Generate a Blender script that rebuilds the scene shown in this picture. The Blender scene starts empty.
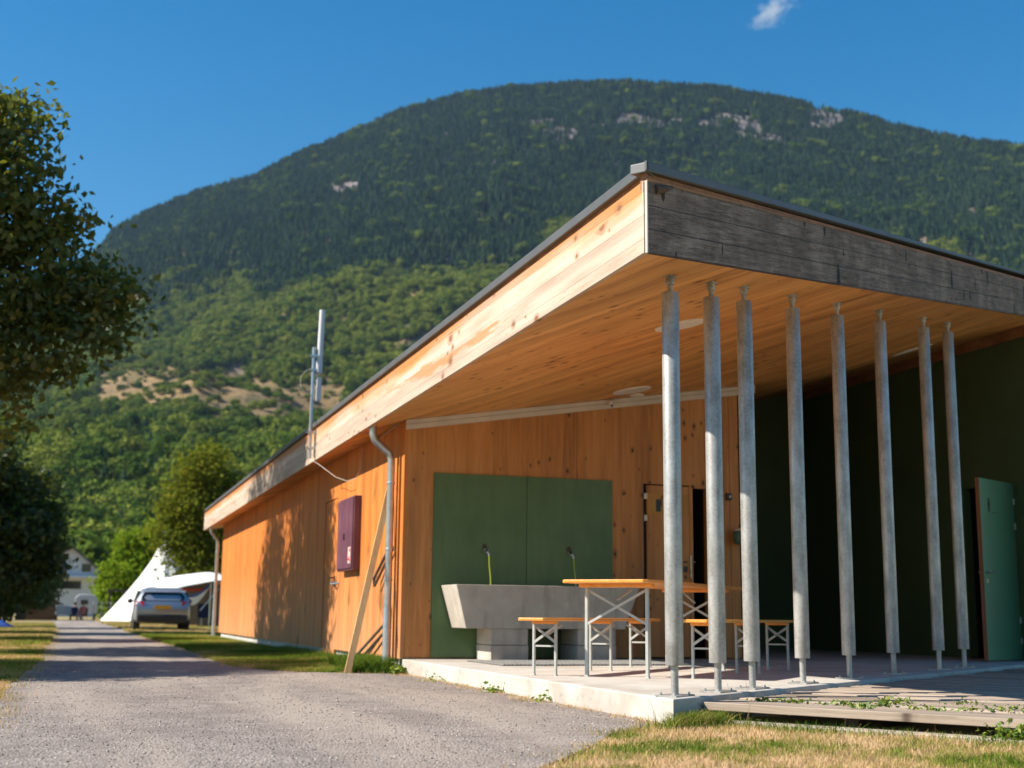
import bpy, math, random
import numpy as np
from mathutils import Vector, Matrix, noise
random.seed(7); RNG = np.random.default_rng(11)
S = bpy.context.scene
COL = S.collection
# ------------------------------------------------------------------ camera
F = 1289.57
cr = Vector((0.9493, -0.3142, 0.01005)); cf = Vector((0.30926, 0.93436, 0.17659))
cr = (cr - cf*cr.dot(cf)/cf.dot(cf)).normalized(); cf.normalize(); cu = cr.cross(cf)
YAW, PIT, ROL = 0.319573, 0.177527, 0.010210
cf = Vector((math.sin(YAW)*math.cos(PIT), math.cos(YAW)*math.cos(PIT), math.sin(PIT)))
r0 = Vector((math.cos(YAW), -math.sin(YAW), 0)); u0 = r0.cross(cf)
cr = r0*math.cos(ROL) + u0*math.sin(ROL); cu = u0*math.cos(ROL) - r0*math.sin(ROL)
cd = bpy.data.cameras.new('camera'); cam = bpy.data.objects.new('camera', cd); COL.objects.link(cam)
m = Matrix((cr, cu, -cf)).transposed().to_4x4(); m.translation = Vector((0, 0, .4875)); cam.matrix_world = m
cd.sensor_width = 36; cd.lens = F*36/1024; cd.clip_start = .05; cd.clip_end = 20000
cd.dof.use_dof = True; cd.dof.focus_distance = 8.4; cd.dof.aperture_fstop = 2.2
S.camera = cam
# ------------------------------------------------------------------ light
SUN = Vector((-1, .12, .88)).normalized()
elev = math.asin(SUN.z); az = math.atan2(SUN.x, SUN.y)
w = bpy.data.worlds.new('World'); S.world = w; w.use_nodes = True
nt = w.node_tree; nt.nodes.clear()
sky = nt.nodes.new('ShaderNodeTexSky'); sky.sky_type = 'NISHITA'; sky.sun_disc = False
sky.sun_elevation = elev; sky.sun_rotation = az; sky.air_density = 1.25; sky.dust_density = .15; sky.ozone_density = 2.6; sky.altitude = 600
bg = nt.nodes.new('ShaderNodeBackground'); bg.inputs[1].default_value = .071
wo = nt.nodes.new('ShaderNodeOutputWorld'); hsv = nt.nodes.new('ShaderNodeHueSaturation'); hsv.inputs['Saturation'].default_value = 1.5; hsv.inputs['Hue'].default_value = .496; nt.links.new(sky.outputs[0], hsv.inputs['Color']); nt.links.new(hsv.outputs[0], bg.inputs[0]); nt.links.new(bg.outputs[0], wo.inputs[0])
sd = bpy.data.lights.new('sun', 'SUN'); so = bpy.data.objects.new('sun', sd); COL.objects.link(so)
sd.energy = 5.0; sd.angle = math.radians(.55); sd.color = (1, .92, .80)
so.rotation_euler = SUN.to_track_quat('Z', 'Y').to_euler(); so.location = (-20, 5, 30)
S.view_settings.view_transform = 'Standard'; S.view_settings.look = 'None'
S.view_settings.exposure = 0.95; S.view_settings.gamma = 1
S.render.resolution_x = 1024; S.render.resolution_y = 768
S.render.engine = 'CYCLES'
try: S.cycles.volume_bounces = 0; S.cycles.volume_max_steps = 128
except Exception: pass

# ------------------------------------------------------------------ materials
class N:
    def __init__(s, name):
        s.m = bpy.data.materials.new(name); s.m.use_nodes = True; s.t = s.m.node_tree
        s.b = s.t.nodes['Principled BSDF']; s.o = s.t.nodes['Material Output']
    def n(s, ty, ins=None, **kw):
        x = s.t.nodes.new('ShaderNode'+ty)
        for k, v in kw.items(): setattr(x, k, v)
        if ins:
            for k, v in ins.items():
                if isinstance(v, bpy.types.NodeSocket): s.t.links.new(v, x.inputs[k])
                else: x.inputs[k].default_value = v
        return x
    def coord(s, scale=(1, 1, 1), rot=(0, 0, 0), kind='Object'):
        c = s.n('TexCoord'); return s.n('Mapping', {'Vector': c.outputs[kind], 'Scale': scale, 'Rotation': rot}).outputs[0]
    def noise(s, v, sc, det=4, rough=.55, dist=0): return s.n('TexNoise', {'Vector': v, 'Scale': sc, 'Detail': det, 'Roughness': rough, 'Distortion': dist}).outputs['Fac']
    def ramp(s, f, st):
        r = s.n('ValToRGB', {'Fac': f}); e = r.color_ramp.elements
        while len(e) < len(st): e.new(.5)
        for q, (p, c) in zip(e, st):
            q.position = p; q.color = tuple(c)+(1,) if not isinstance(c, (int, float)) else (c, c, c, 1)
        return r.outputs[0]
    def mix(s, f, a, b, mode='MIX'):
        x = s.n('Mix', data_type='RGBA', blend_type=mode)
        for k, v in ((0, f), (6, a), (7, b)):
            if isinstance(v, bpy.types.NodeSocket): s.t.links.new(v, x.inputs[k])
            elif k == 0: x.inputs[0].default_value = v
            else: x.inputs[k].default_value = tuple(v)+(1,)
        return x.outputs[2]
    def math(s, op, a, b=0., c=0.): return s.n('Math', {0: a, 1: b, 2: c}, operation=op).outputs[0]
    def bump(s, h, st=.3, d=.01, nrm=None):
        i = {'Height': h, 'Strength': st, 'Distance': d}
        if nrm: i['Normal'] = nrm
        return s.n('Bump', i).outputs[0]
    def fin(s, col=None, rough=.6, metal=0., nrm=None, spec=None):
        for k, v in (('Base Color', col), ('Roughness', rough), ('Metallic', metal), ('Normal', nrm), ('Specular IOR Level', spec)):
            if v is None: continue
            if isinstance(v, bpy.types.NodeSocket): s.t.links.new(v, s.b.inputs[k])
            elif k == 'Base Color': s.b.inputs[k].default_value = tuple(v)+(1,)
            else: s.b.inputs[k].default_value = v
        return s.m

def m_plain(name, col, rough=.5, metal=0., var=.12, sc=6., bump=.05):
    k = N(name); c = k.coord(); f = k.noise(c, sc, 5)
    a = tuple(x*(1-var) for x in col); b = tuple(min(1, x*(1+var)) for x in col)
    return k.fin(k.ramp(f, [(.3, a), (.7, b)]), rough, metal, k.bump(k.noise(c, sc*12, 3), bump, .004) if bump else None)

def m_wood(name, cols, axis='z', gs=1., knots=0., groove=None, bumps=.12, rough=.6, rot=0., bleach=None, spots=(.05, .018, .006), vert=True):
    """cols: dark, mid, light; axis: grain direction in object space"""
    k = N(name); base = k.coord(rot=(0, 0, rot))
    st = {'x': (.06, 1, 1), 'y': (1, .06, 1), 'z': (1, 1, .06)}[axis]
    g = k.n('Mapping', {'Vector': base, 'Scale': st}).outputs[0]
    f = k.noise(g, 22*gs, 6, .65, .6); f2 = k.noise(g, 4*gs, 3, .5, .2)
    ff = k.math('ADD', k.math('MULTIPLY', f, .55), k.math('MULTIPLY', f2, .45))
    col = k.ramp(ff, [(.34, cols[0]), (.5, cols[1]), (.66, cols[2])])
    if bleach:
        sep = k.n('SeparateXYZ', {'Vector': base}).outputs
        col = bleach(k, col, sep, base, g)
    if knots:
        q = k.n('SeparateXYZ', {'Vector': base}).outputs
        if vert: kv = k.n('CombineXYZ', {'X': k.math('MULTIPLY', k.math('ADD', q[0], q[1]), 1. if axis == 'z' else .6), 'Y': k.math('MULTIPLY', q[2], .6 if axis == 'z' else 1.)}).outputs[0]
        else: kv = k.n('CombineXYZ', {'X': k.math('MULTIPLY', q[0], .6 if axis == 'x' else 1.), 'Y': k.math('MULTIPLY', q[1], .6 if axis == 'y' else 1.)}).outputs[0]
        v = k.n('TexVoronoi', {'Vector': kv, 'Scale': knots, 'Randomness': 1.}, voronoi_dimensions='2D'); sepc = k.n('SeparateColor', {'Color': v.outputs['Color']}).outputs
        big = k.noise(base, 1.3, 2)
        thr = k.math('MULTIPLY', k.math('SUBTRACT', k.math('ADD', k.math('MULTIPLY', sepc[0], .8), k.math('MULTIPLY', big, 1.6)), 1.27), .30)
        ins = k.ramp(k.math('SUBTRACT', thr, v.outputs['Distance']), [(.0, 0.), (.03, 1.)])
        ring = k.ramp(k.math('SUBTRACT', k.math('MULTIPLY', thr, 2.4), v.outputs['Distance']), [(.0, 0.), (.12, .45)])
        col = k.mix(ring, col, tuple(x*.55 for x in cols[0])); col = k.mix(ins, col, spots)
    h = f
    if groove:
        ax, pitch, wdt, dk = groove
        sp = k.n('SeparateXYZ', {'Vector': base}).outputs['XYZ'.index(ax)]
        fr = k.math('FRACT', k.math('DIVIDE', k.math('ADD', sp, 100), pitch))
        line = k.math('LESS_THAN', fr, wdt/pitch)
        cell = k.math('FLOOR', k.math('DIVIDE', k.math('ADD', sp, 100), pitch))
        wn = k.n('TexWhiteNoise', {'W': cell}, noise_dimensions='1D').outputs['Value']
        col = k.mix(1., col, k.ramp(wn, [(0, .76), (1, 1.0)]), 'MULTIPLY')
        col = k.mix(k.math('MULTIPLY', line, dk), col, tuple(x*.15 for x in cols[0]))
        h = k.math('SUBTRACT', f, k.math('MULTIPLY', line, 2.))
    return k.fin(col, rough, 0, k.bump(h, bumps, .01))

def bl_side(k, col, sep, base, g):        # weathered paler towards the bottom, orange up high
    z = k.math('ADD', sep[2], k.math('MULTIPLY', k.noise(g, 9, 4), .9))
    f = k.ramp(z, [(.25, 1.), (1.6, 0.)]) if False else k.n('MapRange', {'Value': z, 'From Min': .3, 'From Max': 1.8, 'To Min': .42, 'To Max': 0.}).outputs[0]
    return k.mix(f, col, (.62, .40, .235))
def bl_fascia(k, col, sep, base, g):      # sun-bleached board, raw orange left under the cap
    z = k.math('ADD', sep[2], k.math('MULTIPLY', k.math('SUBTRACT', k.noise(g, 5, 5, .6), .5), .42))
    z = k.math('ADD', z, k.math('MULTIPLY', k.math('SUBTRACT', k.noise(base, 1.1, 3), .5), .12))
    f = k.n('MapRange', {'Value': z, 'From Min': 2.90, 'From Max': 3.03, 'To Min': .0, 'To Max': 1.}).outputs[0]
    pale = k.ramp(k.noise(g, 14, 5), [(.3, (.50, .36, .27)), (.7, (.72, .58, .46))])
    tongue = k.ramp(k.noise(g, 4.2, 6, .75), [(.585, 0.), (.63, .8)])
    c = k.mix(f, pale, (.62, .25, .075)); return k.mix(tongue, c, (.60, .27, .09))

M = {}
M['porch_wood'] = m_wood('porch wood', [(.27, .105, .024), (.45, .18, .044), (.55, .245, .075)], 'z', .9, knots=8.5, spots=(.07, .025, .008))
M['side_wood'] = m_wood('side wood', [(.42, .115, .016), (.65, .195, .028), (.75, .27, .055)], 'z', 1., groove=('Y', .095, .004, .6), bleach=bl_side, knots=2.0, spots=(.3, .12, .03))
M['soffit_wood'] = m_wood('soffit wood', [(.44, .175, .045), (.74, .34, .095), (.86, .45, .155)], 'y', .75, knots=7, groove=('X', .14, .003, .35), rot=math.radians(-20.5), spots=(.16, .06, .018), vert=False)
M['fascia_wood'] = m_wood('sunny fascia wood', [(.50, .24, .09), (.66, .40, .22), (.75, .53, .36)], 'y', .8, knots=6.5, groove=('Z', .1467, .004, .6), bleach=bl_fascia, bumps=.08, spots=(.28, .13, .06))
M['pale_plank'] = m_wood('pale plank', [(.55, .33, .14), (.70, .44, .20), (.78, .52, .26)], 'z', 1.2)
M['beer_wood'] = m_wood('varnished orange wood', [(.62, .22, .035), (.80, .32, .055), (.88, .40, .09)], 'x', 1.2, rough=.32, knots=6, spots=(.3, .09, .02), vert=False)
M['edge_wood'] = m_wood('red brown wood', [(.16, .05, .02), (.24, .08, .03), (.32, .12, .05)], 'z', 1.)
M['under_cap'] = m_wood('brown batten', [(.16, .065, .025), (.28, .12, .045), (.42, .19, .08)], 'x', 1.)

def m_grey_fascia():
    k = N('weathered grey boards'); raw = k.coord(); q = k.n('SeparateXYZ', {'Vector': raw}).outputs
    base = k.n('CombineXYZ', {'X': q[0], 'Y': q[1], 'Z': k.math('SUBTRACT', q[2], k.math('MULTIPLY', q[0], .1556))}).outputs[0]
    g = k.n('Mapping', {'Vector': base, 'Scale': (.07, 1, 1)}).outputs[0]
    f = k.noise(g, 30, 8, .75, .5); f2 = k.noise(base, 3.2, 6, .7)
    col = k.ramp(k.math('ADD', k.math('MULTIPLY', f, .5), k.math('MULTIPLY', f2, .5)), [(.36, (.085, .060, .045)), (.5, (.195, .150, .122)), (.64, (.35, .285, .235))])
    # knots drawn out to vertical cracks
    qq = k.n('SeparateXYZ', {'Vector': base}).outputs
    v = k.n('TexVoronoi', {'Vector': k.n('CombineXYZ', {'X': qq[0], 'Y': k.math('MULTIPLY', qq[2], .32)}).outputs[0], 'Scale': 4.6}, voronoi_dimensions='2D')
    sc = k.n('SeparateColor', {'Color': v.outputs['Color']}).outputs
    dist = k.math('ADD', v.outputs['Distance'], k.math('MULTIPLY', k.math('SUBTRACT', k.noise(base, 22, 4, .7), .5), .16))
    thr = k.math('MULTIPLY', k.math('SUBTRACT', sc[0], .32), .25)
    cr_ = k.ramp(k.math('SUBTRACT', thr, dist), [(.0, 0.), (.02, .9)])
    col = k.mix(cr_, col, (.012, .011, .012))
    # long horizontal splits and the board joints
    hs = k.noise(k.n('Mapping', {'Vector': base, 'Scale': (.35, 1, 7)}).outputs[0], 3.0, 6, .7)
    ln = k.ramp(k.math('ABSOLUTE', k.math('SUBTRACT', hs, .5)), [(.0, .85), (.012, 0.)])
    col = k.mix(ln, col, (.03, .028, .03))
    sz = k.n('SeparateXYZ', {'Vector': base}).outputs[2]
    fr = k.math('LESS_THAN', k.math('FRACT', k.math('DIVIDE', k.math('ADD', sz, 10), .147)), .05)
    col = k.mix(k.math('MULTIPLY', fr, .85), col, (.03, .03, .03))
    top = k.n('MapRange', {'Value': k.math('ADD', sz, k.math('MULTIPLY', k.noise(g, 8, 4), .03)), 'From Min': .450, 'From Max': .470}).outputs[0]
    col = k.mix(top, col, (.42, .21, .10))
    h = k.math('SUBTRACT', f, k.math('ADD', k.math('MULTIPLY', cr_, 3.), ln))
    return k.fin(col, .85, 0, k.bump(h, .5, .01))
M['grey_boards'] = m_grey_fascia()
M['corner_pale'] = m_plain('pale end grain', (.55, .50, .45), .8)

def m_galv():
    k = N('galvanised steel'); c = k.coord()
    v = k.n('TexVoronoi', {'Vector': c, 'Scale': 75.}); s = k.n('SeparateColor', {'Color': v.outputs['Color']}).outputs[0]
    big = k.noise(k.n('Mapping', {'Vector': c, 'Scale': (1, 1, .45)}).outputs[0], 11, 3, .55)
    f = k.math('ADD', k.math('MULTIPLY', s, .10), k.math('ADD', k.math('MULTIPLY', big, .55), k.math('MULTIPLY', k.noise(k.n('Mapping', {'Vector': c, 'Scale': (1, 1, .06)}).outputs[0], 26, 4), .32)))
    ring = k.noise(k.n('Mapping', {'Vector': c, 'Scale': (1, 1, 9)}).outputs[0], 9, 3)
    return k.fin(k.ramp(f, [(.36, (.27, .26, .24)), (.48, (.38, .37, .35)), (.62, (.50, .49, .47))]), k.ramp(f, [(.3, .48), (.7, .34)]), .42, k.bump(k.math('ADD', f, k.math('MULTIPLY', ring, .6)), .12, .004))
M['galv'] = m_galv()
M['zinc'] = m_plain('zinc pipe', (.50, .53, .56), .32, .75, .15, 9, .04)
M['cap_metal'] = m_plain('roof edge metal', (.115, .118, .12), .5, .25, .1, 3, .02)
M['steel'] = m_plain('brushed steel', (.55, .55, .54), .3, .9)
M['leg_paint'] = m_plain('grey green painted steel', (.43, .44, .41), .45, .1, .1, 14)
M['dark_steel'] = m_plain('dark galvanised rail', (.12, .13, .13), .4, .6)
M['black'] = m_plain('black plastic', (.015, .015, .016), .4)
M['trim'] = m_plain('pale batten paint', (.58, .51, .44), .6, 0, .08, 5)
M['lamp_disc'] = m_plain('frosted lamp cover', (.72, .66, .58), .5, 0, .04)
def m_gpanel():
    k = N('green panel'); c = k.coord(); g = k.n('Mapping', {'Vector': c, 'Scale': (1, 1, .12)}).outputs[0]
    f = k.math('ADD', k.math('MULTIPLY', k.noise(c, 2.2, 6, .6), .6), k.math('MULTIPLY', k.noise(g, 14, 5, .6), .4))
    col = k.ramp(f, [(.35, (.058, .108, .034)), (.65, (.085, .150, .052))])
    col = k.mix(k.ramp(k.noise(g, 26, 5, .7), [(.62, 0.), (.72, .18)]), col, (.20, .24, .17))
    return k.fin(col, .42, 0, k.bump(f, .04, .004))
M['green_panel'] = m_gpanel()
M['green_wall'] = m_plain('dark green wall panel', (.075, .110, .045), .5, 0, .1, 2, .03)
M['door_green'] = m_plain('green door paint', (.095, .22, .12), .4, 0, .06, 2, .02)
M['pot_green'] = m_plain('green plastic', (.035, .09, .055), .45)
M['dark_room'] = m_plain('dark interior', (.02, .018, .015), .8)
M['red_pad'] = m_plain('sticker red', (.75, .06, .07), .4)
M['sticker'] = m_plain('sticker white pink', (.80, .52, .48), .4)
M['hose'] = m_plain('yellow green hose', (.30, .36, .02), .4)
M['yellow_band'] = m_wood('yellow stained band', [(.30, .13, .02), (.43, .20, .035), (.50, .25, .05)], 'z', 1.)

def m_purple():
    k = N('faded purple paint'); c = k.coord(); g = k.n('Mapping', {'Vector': c, 'Scale': (1, 1, .12)}).outputs[0]
    f = k.math('ADD', k.math('MULTIPLY', k.noise(g, 16, 6, .7), .6), k.math('MULTIPLY', k.noise(c, 3, 4), .4))
    return k.fin(k.ramp(f, [(.35, (.085, .028, .05)), (.55, (.145, .055, .082)), (.72, (.27, .15, .18))]), .45)
M['purple'] = m_purple()

def m_conc(name, lo, hi, sc=3., bump=.25, rough=.85, pits=True, stain=None):
    k = N(name); c = k.coord(); f = k.noise(c, sc, 8, .65, .3); fine = k.noise(c, 70, 4, .6)
    ff = k.math('ADD', k.math('MULTIPLY', f, .75), k.math('MULTIPLY', fine, .25))
    col = k.ramp(ff, [(.33, lo), (.66, hi)])
    if pits:
        v = k.n('TexVoronoi', {'Vector': c, 'Scale': 26.}).outputs['Distance']
        col = k.mix(k.ramp(v, [(.05, .5), (.09, 0.)]), col, tuple(x*.6 for x in lo))
    if stain: col = stain(k, col, c)
    return k.fin(col, rough, 0, k.bump(ff, bump, .01))
def st_slab(k, col, c):
    f = k.ramp(k.noise(c, .9, 5, .6, 1.2), [(.48, 0.), (.62, .5)])
    col = k.mix(f, col, (.30, .24, .19))
    cr2 = k.math('ABSOLUTE', k.math('SUBTRACT', k.noise(k.n('Mapping', {'Vector': c, 'Scale': (.5, 1, 1)}).outputs[0], 1.2, 8, .6), .5))
    return k.mix(k.ramp(cr2, [(.0, .55), (.004, 0.)]), col, (.16, .11, .08))
M['slab'] = m_conc('terrace concrete', (.40, .37, .33), (.54, .51, .46), 2.4, .15, stain=st_slab)
def st_basin(k, col, c):
    g = k.n('Mapping', {'Vector': c, 'Scale': (1, 1, .10)}).outputs[0]
    col = k.mix(k.ramp(k.noise(g, 9, 6, .65), [(.50, 0.), (.68, .45)]), col, (.20, .165, .125))
    return k.mix(k.ramp(k.noise(c, 1.6, 5, .6, .5), [(.45, .35), (.6, 0.)]), col, (.30, .265, .215))
M['basin'] = m_conc('basin concrete', (.40, .355, .295), (.56, .50, .43), 4., .2, stain=st_basin)
M['foundation'] = m_conc('foundation concrete', (.36, .36, .34), (.56, .55, .52), 5., .3)
M['kerb'] = m_conc('weathered kerb', (.28, .23, .18), (.46, .40, .33), 6., .4)

def m_gravel():
    k = N('gravel road'); c = k.coord()
    v = k.n('TexVoronoi', {'Vector': c, 'Scale': 75.}); s = k.n('SeparateColor', {'Color': v.outputs['Color']}).outputs
    v2 = k.n('TexVoronoi', {'Vector': c, 'Scale': 28.}); s2 = k.n('SeparateColor', {'Color': v2.outputs['Color']}).outputs
    big = k.noise(c, .55, 5, .6); mid = k.noise(c, 5, 5, .65)
    f = k.math('ADD', k.math('MULTIPLY', s[0], .40), k.math('MULTIPLY', k.math('ADD', mid, k.math('MULTIPLY', big, .8)), .33))
    col = k.ramp(f, [(.10, (.085, .068, .06)), (.32, (.20, .165, .145)), (.55, (.29, .245, .215)), (.85, (.44, .39, .345))])
    col = k.mix(k.ramp(v2.outputs['Distance'], [(.0, .55), (.33, 0.)]), col, k.ramp(s2[1], [(.0, (.10, .085, .085)), (.6, (.34, .30, .28)), (1., (.55, .52, .48))]))
    col = k.mix(k.ramp(k.noise(c, 1.7, 6, .7, .8), [(.42, .45), (.56, 0.)]), col, (.15, .12, .105)); tracks = k.ramp(k.noise(k.n('Mapping', {'Vector': c, 'Scale': (1, .12, 1)}).outputs[0], 1.4, 3), [(.46, 0.), (.62, .6)])
    col = k.mix(tracks, col, (.40, .33, .27))
    h = k.math('SUBTRACT', k.math('MULTIPLY', s[1], .5), v.outputs['Distance'])
    return k.fin(col, .9, 0, k.bump(h, .75, .012))
M['gravel'] = m_gravel()
def m_pebble():
    k = N('loose stones'); a = k.n('Attribute', attribute_name='rnd').outputs['Fac']
    return k.fin(k.ramp(a, [(0, (.07, .055, .05)), (.25, (.22, .175, .155)), (.7, (.36, .30, .26)), (1., (.60, .54, .48))]), .85)
M['pebble'] = m_pebble()
def m_soil():
    k = N('dry turf soil'); c = k.coord(); f = k.noise(c, 1.1, 6, .6); g = k.noise(c, 30, 4, .7)
    ff = k.math('ADD', k.math('MULTIPLY', f, .7), k.math('MULTIPLY', g, .3))
    return k.fin(k.ramp(ff, [(.35, (.12, .12, .035)), (.5, (.28, .22, .085)), (.66, (.46, .31, .16))]), .95, 0, k.bump(g, .8, .02))
M['soil'] = m_soil()
def m_blade():
    k = N('grass blades'); a = k.n('Attribute', attribute_name='rnd').outputs['Fac']
    col = k.ramp(a, [(0, (.055, .11, .014)), (.28, (.15, .235, .03)), (.5, (.30, .30, .06)), (.7, (.56, .38, .17)), (1., (.74, .52, .31))])
    d = k.n('BsdfDiffuse', {'Color': col}); t = k.n('BsdfTranslucent', {'Color': col})
    mx = k.n('MixShader', {0: .35, 1: d.outputs[0], 2: t.outputs[0]}); k.t.links.new(mx.outputs[0], k.o.inputs[0]); return k.m
M['blade'] = m_blade()
def m_leaf(name, cols, tr=.35, gl=.05):
    k = N(name); a = k.n('Attribute', attribute_name='rnd').outputs['Fac']
    col = k.ramp(a, [(i/(len(cols)-1), c) for i, c in enumerate(cols)])
    d = k.n('BsdfDiffuse', {'Color': col}); t = k.n('BsdfTranslucent', {'Color': k.mix(.5, col, (.30, .34, .02), 'MIX')}); g = k.n('BsdfGlossy', {'Color': (1, 1, 1, 1), 'Roughness': .6})
    mx = k.n('MixShader', {0: tr, 1: d.outputs[0], 2: t.outputs[0]}); m2 = k.n('MixShader', {0: gl, 1: mx.outputs[0], 2: g.outputs[0]})
    k.t.links.new(m2.outputs[0], k.o.inputs[0]); return k.m
M['maple'] = m_leaf('maple leaves', [(.028, .050, .008), (.060, .090, .012), (.12, .13, .018), (.26, .18, .02)], .34, .03)
M['darkleaf'] = m_leaf('dark leaves', [(.014, .030, .007), (.030, .055, .010), (.07, .11, .015)], .25, .03)
M['olive'] = m_leaf('yellowish leaves', [(.05, .078, .012), (.11, .135, .02), (.23, .21, .03)], .35, .0)
M['bright'] = m_leaf('bright green leaves', [(.07, .13, .012), (.16, .26, .02), (.27, .38, .035)], .4, .0)
M['weed'] = m_leaf('weed leaves', [(.06, .13, .012), (.14, .24, .02), (.30, .33, .04)], .35, .04)
M['bark'] = m_plain('bark', (.075, .055, .04), .9, 0, .35, 9, .5)
def m_far(name, cols):
    k = N(name); r = k.n('ObjectInfo').outputs['Random']; a = k.n('Attribute', attribute_name='rnd').outputs['Fac']
    c = k.ramp(k.math('ADD', k.math('MULTIPLY', r, .6), k.math('MULTIPLY', a, .4)), [(.1, cols[0]), (.5, cols[1]), (.9, cols[2])])
    d = k.n('BsdfDiffuse', {'Color': c}); t = k.n('BsdfTranslucent', {'Color': c})
    mx = k.n('MixShader', {0: .2, 1: d.outputs[0], 2: t.outputs[0]}); k.t.links.new(mx.outputs[0], k.o.inputs[0]); return k.m
M['conifer'] = m_far('conifer needles', [(.010, .030, .022), (.030, .066, .036), (.10, .15, .06)])
M['broadlight'] = m_far('yellow green hillside leaves', [(.09, .12, .018), (.16, .20, .03), (.25, .27, .05)])  # paler yellow-green foliage mixed in for variety of leaf colour
M['broad'] = m_far('hillside leaves', [(.028, .060, .012), (.075, .125, .020), (.17, .22, .035)])
def m_hill():
    k = N('dry hillside'); c = k.coord(); f = k.noise(c, .012, 8, .65); g = k.noise(c, .09, 6, .7)
    ff = k.math('ADD', k.math('MULTIPLY', f, .5), k.math('MULTIPLY', g, .5))
    nz = k.n('SeparateXYZ', {'Vector': k.n('NewGeometry').outputs['Normal']}).outputs[2]
    col = k.ramp(ff, [(.36, (.07, .065, .022)), (.50, (.20, .13, .05)), (.66, (.33, .21, .095))])
    hz_ = k.n('SeparateXYZ', {'Vector': c}).outputs[2]
    rock = k.math('MAXIMUM', k.ramp(nz, [(.62, 1.), (.76, 0.)]), k.n('MapRange', {'Value': hz_, 'From Min': 650., 'From Max': 800.}).outputs[0])
    col = k.mix(rock, col, k.ramp(g, [(.35, (.07, .065, .065)), (.65, (.24, .195, .19))]))
    return k.fin(col, .95, 0, k.bump(ff, 1., 6.))
M['hill'] = m_hill()
M['white_canvas'] = m_plain('white canvas', (.78, .77, .74), .8, 0, .06, 1.5, .1)
M['white_paint'] = m_plain('white render', (.55, .55, .57), .7, 0, .05)
M['roof_dark'] = m_plain('dark roof tiles', (.07, .06, .06), .7)
M['glass_dark'] = m_plain('dark window glass', (.02, .025, .03), .08, 0, .1, 2, 0)
M['car_paint'] = m_plain('silver car paint', (.42, .44, .47), .28, .65, .04, 2, 0)
M['car_black'] = m_plain('black bumper plastic', (.02, .02, .022), .5)
M['tyre'] = m_plain('tyre rubber', (.02, .02, .02), .8)
M['tail'] = m_plain('red tail light', (.45, .01, .015), .15, 0, .1, 9, 0)
M['plate'] = m_plain('orange yellow number plate', (.75, .36, .02), .4)
M['blue'] = m_plain('blue cloth', (.03, .10, .42), .7)
M['navy'] = m_plain('navy cloth', (.02, .03, .09), .8)
M['coral'] = m_plain('coral cloth', (.62, .14, .09), .8)
M['skin'] = m_plain('skin', (.50, .28, .19), .55)
M['hair'] = m_plain('brown hair', (.06, .035, .02), .7)
M['grey_canvas'] = m_plain('grey canvas', (.22, .22, .24), .8)
M['brown_wall'] = m_plain('brown boards', (.09, .06, .045), .8, 0, .3, 5, .2)
M['deck'] = m_wood('weathered deck wood', [(.20, .15, .11), (.37, .29, .22), (.50, .41, .325)], 'x', 1.3, knots=2.0, bumps=.4, rough=.85, spots=(.1, .07, .05), vert=False)

t_ = M['deck'].node_tree; k_ = t_.nodes['Principled BSDF']; l_ = k_.inputs['Base Color'].links[0].from_socket
oi_ = t_.nodes.new('ShaderNodeObjectInfo'); mr_ = t_.nodes.new('ShaderNodeMapRange'); mr_.inputs['To Min'].default_value = .6; mr_.inputs['To Max'].default_value = 1.12      # every board weathers differently
mx_ = t_.nodes.new('ShaderNodeVectorMath'); mx_.operation = 'SCALE'; t_.links.new(oi_.outputs['Random'], mr_.inputs['Value']); t_.links.new(l_, mx_.inputs[0]); t_.links.new(mr_.outputs[0], mx_.inputs['Scale']); t_.links.new(mx_.outputs[0], k_.inputs['Base Color'])

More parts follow.
